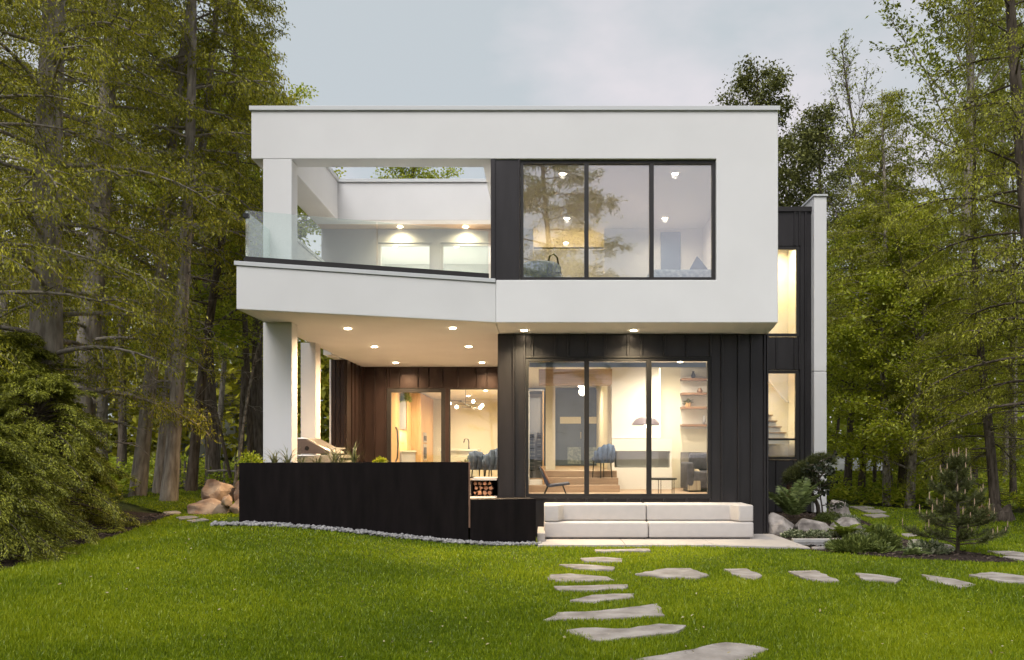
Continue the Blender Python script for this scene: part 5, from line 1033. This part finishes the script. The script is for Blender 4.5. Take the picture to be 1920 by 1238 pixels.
for px, h in ((337, .75), (346, .7), (386, .8), (391, .85), (420, .7), (441, .75)):
    x_ = XP(px, 23) - XP(390, 23); part('post', MB().tube([(x_, 0, -.2), (x_ + .01, 0, h)], (.035, .03), 7).mesh('post', M['weathered']), fn)
part('rail', MB().tube([(XP(388, 23) - XP(390, 23), -.05, .42), (.4, -.05, .45), (XP(450, 23) - XP(390, 23), -.05, .41)], .03, 6).mesh('rail', M['boulder']), fn)

# ================================================================ GRASS (nobody could count it: one object)
r = np.random.default_rng(77); n = 800000
Y = 1 / r.uniform(1 / 25.0, 1 / 4.2, n); X = r.uniform(-0.70, 0.64, n) * Y
far = Y > 16.5; keep = pip(X, Y, LAWN) & ~pip(X, Y, BED) & ~((X > -.14) & (X < 4.12) & (Y > 13.44 - .28 * np.clip((X - 2.66) / 1.4, 0, 1)) & (Y < 16)) & ~((X > -4.8) & (X < 7.05) & (Y > 14.3) & (X < 4.0 + 3 * (Y > 20.9)))
t = (X - P0[0]) * pd[0] + (Y - P0[1]) * pd[1]; d = (X - P0[0]) * pn[0] + (Y - P0[1]) * pn[1]
keep &= ~((t > -.25) & (t < PL + .05) & (d > -(0.26 - 0.15 * np.clip((t - 2.2) / 2, 0, 1))) & (d < 1.6))
keep &= ~((X > 4.05) & (X < 5.7) & (Y > 13.0) & (Y < 14.2))
for p in SPOLY: keep &= ~pip(X, Y, p)
X, Y = X[keep], Y[keep]; n = len(X)
sc = np.clip(Y / 7.5, .85, 2.4); h = r.uniform(.018, .044, n) * (0.95 + .2 * np.sin(X * 3 + Y * 2) + .15 * np.sin(X * 11 + 3 * np.sin(Y * 9))) * np.where(r.uniform(0, 1, n) > .97, 1.5, 1.0); w = r.uniform(.0035, .0065, n) * sc
a = r.uniform(0, 6.283, n); ln = r.normal(0, .45, n); az = r.uniform(0, 6.283, n); Zg = gz(X, Y)
Bp = np.stack([X, Y, Zg], -1); S = np.stack([np.cos(a), np.sin(a), np.zeros(n)], -1) * w[:, None]; tip = Bp + np.stack([np.cos(az) * h * np.abs(ln), np.sin(az) * h * np.abs(ln), h], -1)
V = np.stack([Bp - S, Bp + S, tip], 1).reshape(-1, 3); tint = np.clip(0.46 + 0.15 * np.sin(X * .9 + 1.1 * np.sin(Y * .7)) + 0.10 * np.sin(X * 2.3 - Y * 1.7) + 0.09 * np.sin(X * 6.1 + 2 * np.sin(Y * 4.3)) * np.sin(Y * 5.7) + r.normal(0, .24, n), 0, 1)
link('grass', mesh_np('grass', V, [np.arange(3 * n).reshape(-1, 3)], LM['grass'], False, tint), kind='stuff', label='short mown lawn grass', cat='grass')

nf = 170; Yf = 1 / r.uniform(1 / 13.0, 1 / 5.5, nf); Xf = r.uniform(-.6, .6, nf) * Yf; kf = pip(Xf, Yf, LAWN) & ~pip(Xf, Yf, BED); Xf, Yf = Xf[kf], Yf[kf]; nf = len(Xf)
Df = r.normal(0, 1, (nf, 3)); Df[:, 2] *= .3; lf = r.uniform(.015, .04, nf)
link('fallen_leaves', leaf_mesh('fallen_leaves', leaves_np(np.stack([Xf, Yf, gz(Xf, Yf) + r.uniform(.03, .05, nf)], -1), Df, r.normal(0, .4, (nf, 3)) + np.array([0, 0, 1.0]), lf, lf * .55), mat('dry_leaf', (0.20, 0.14, 0.06), .9, col2=(0.42, 0.38, 0.22), scale=3), r), kind='stuff', label='scattered dry leaves and petals on the lawn', cat='leaves')
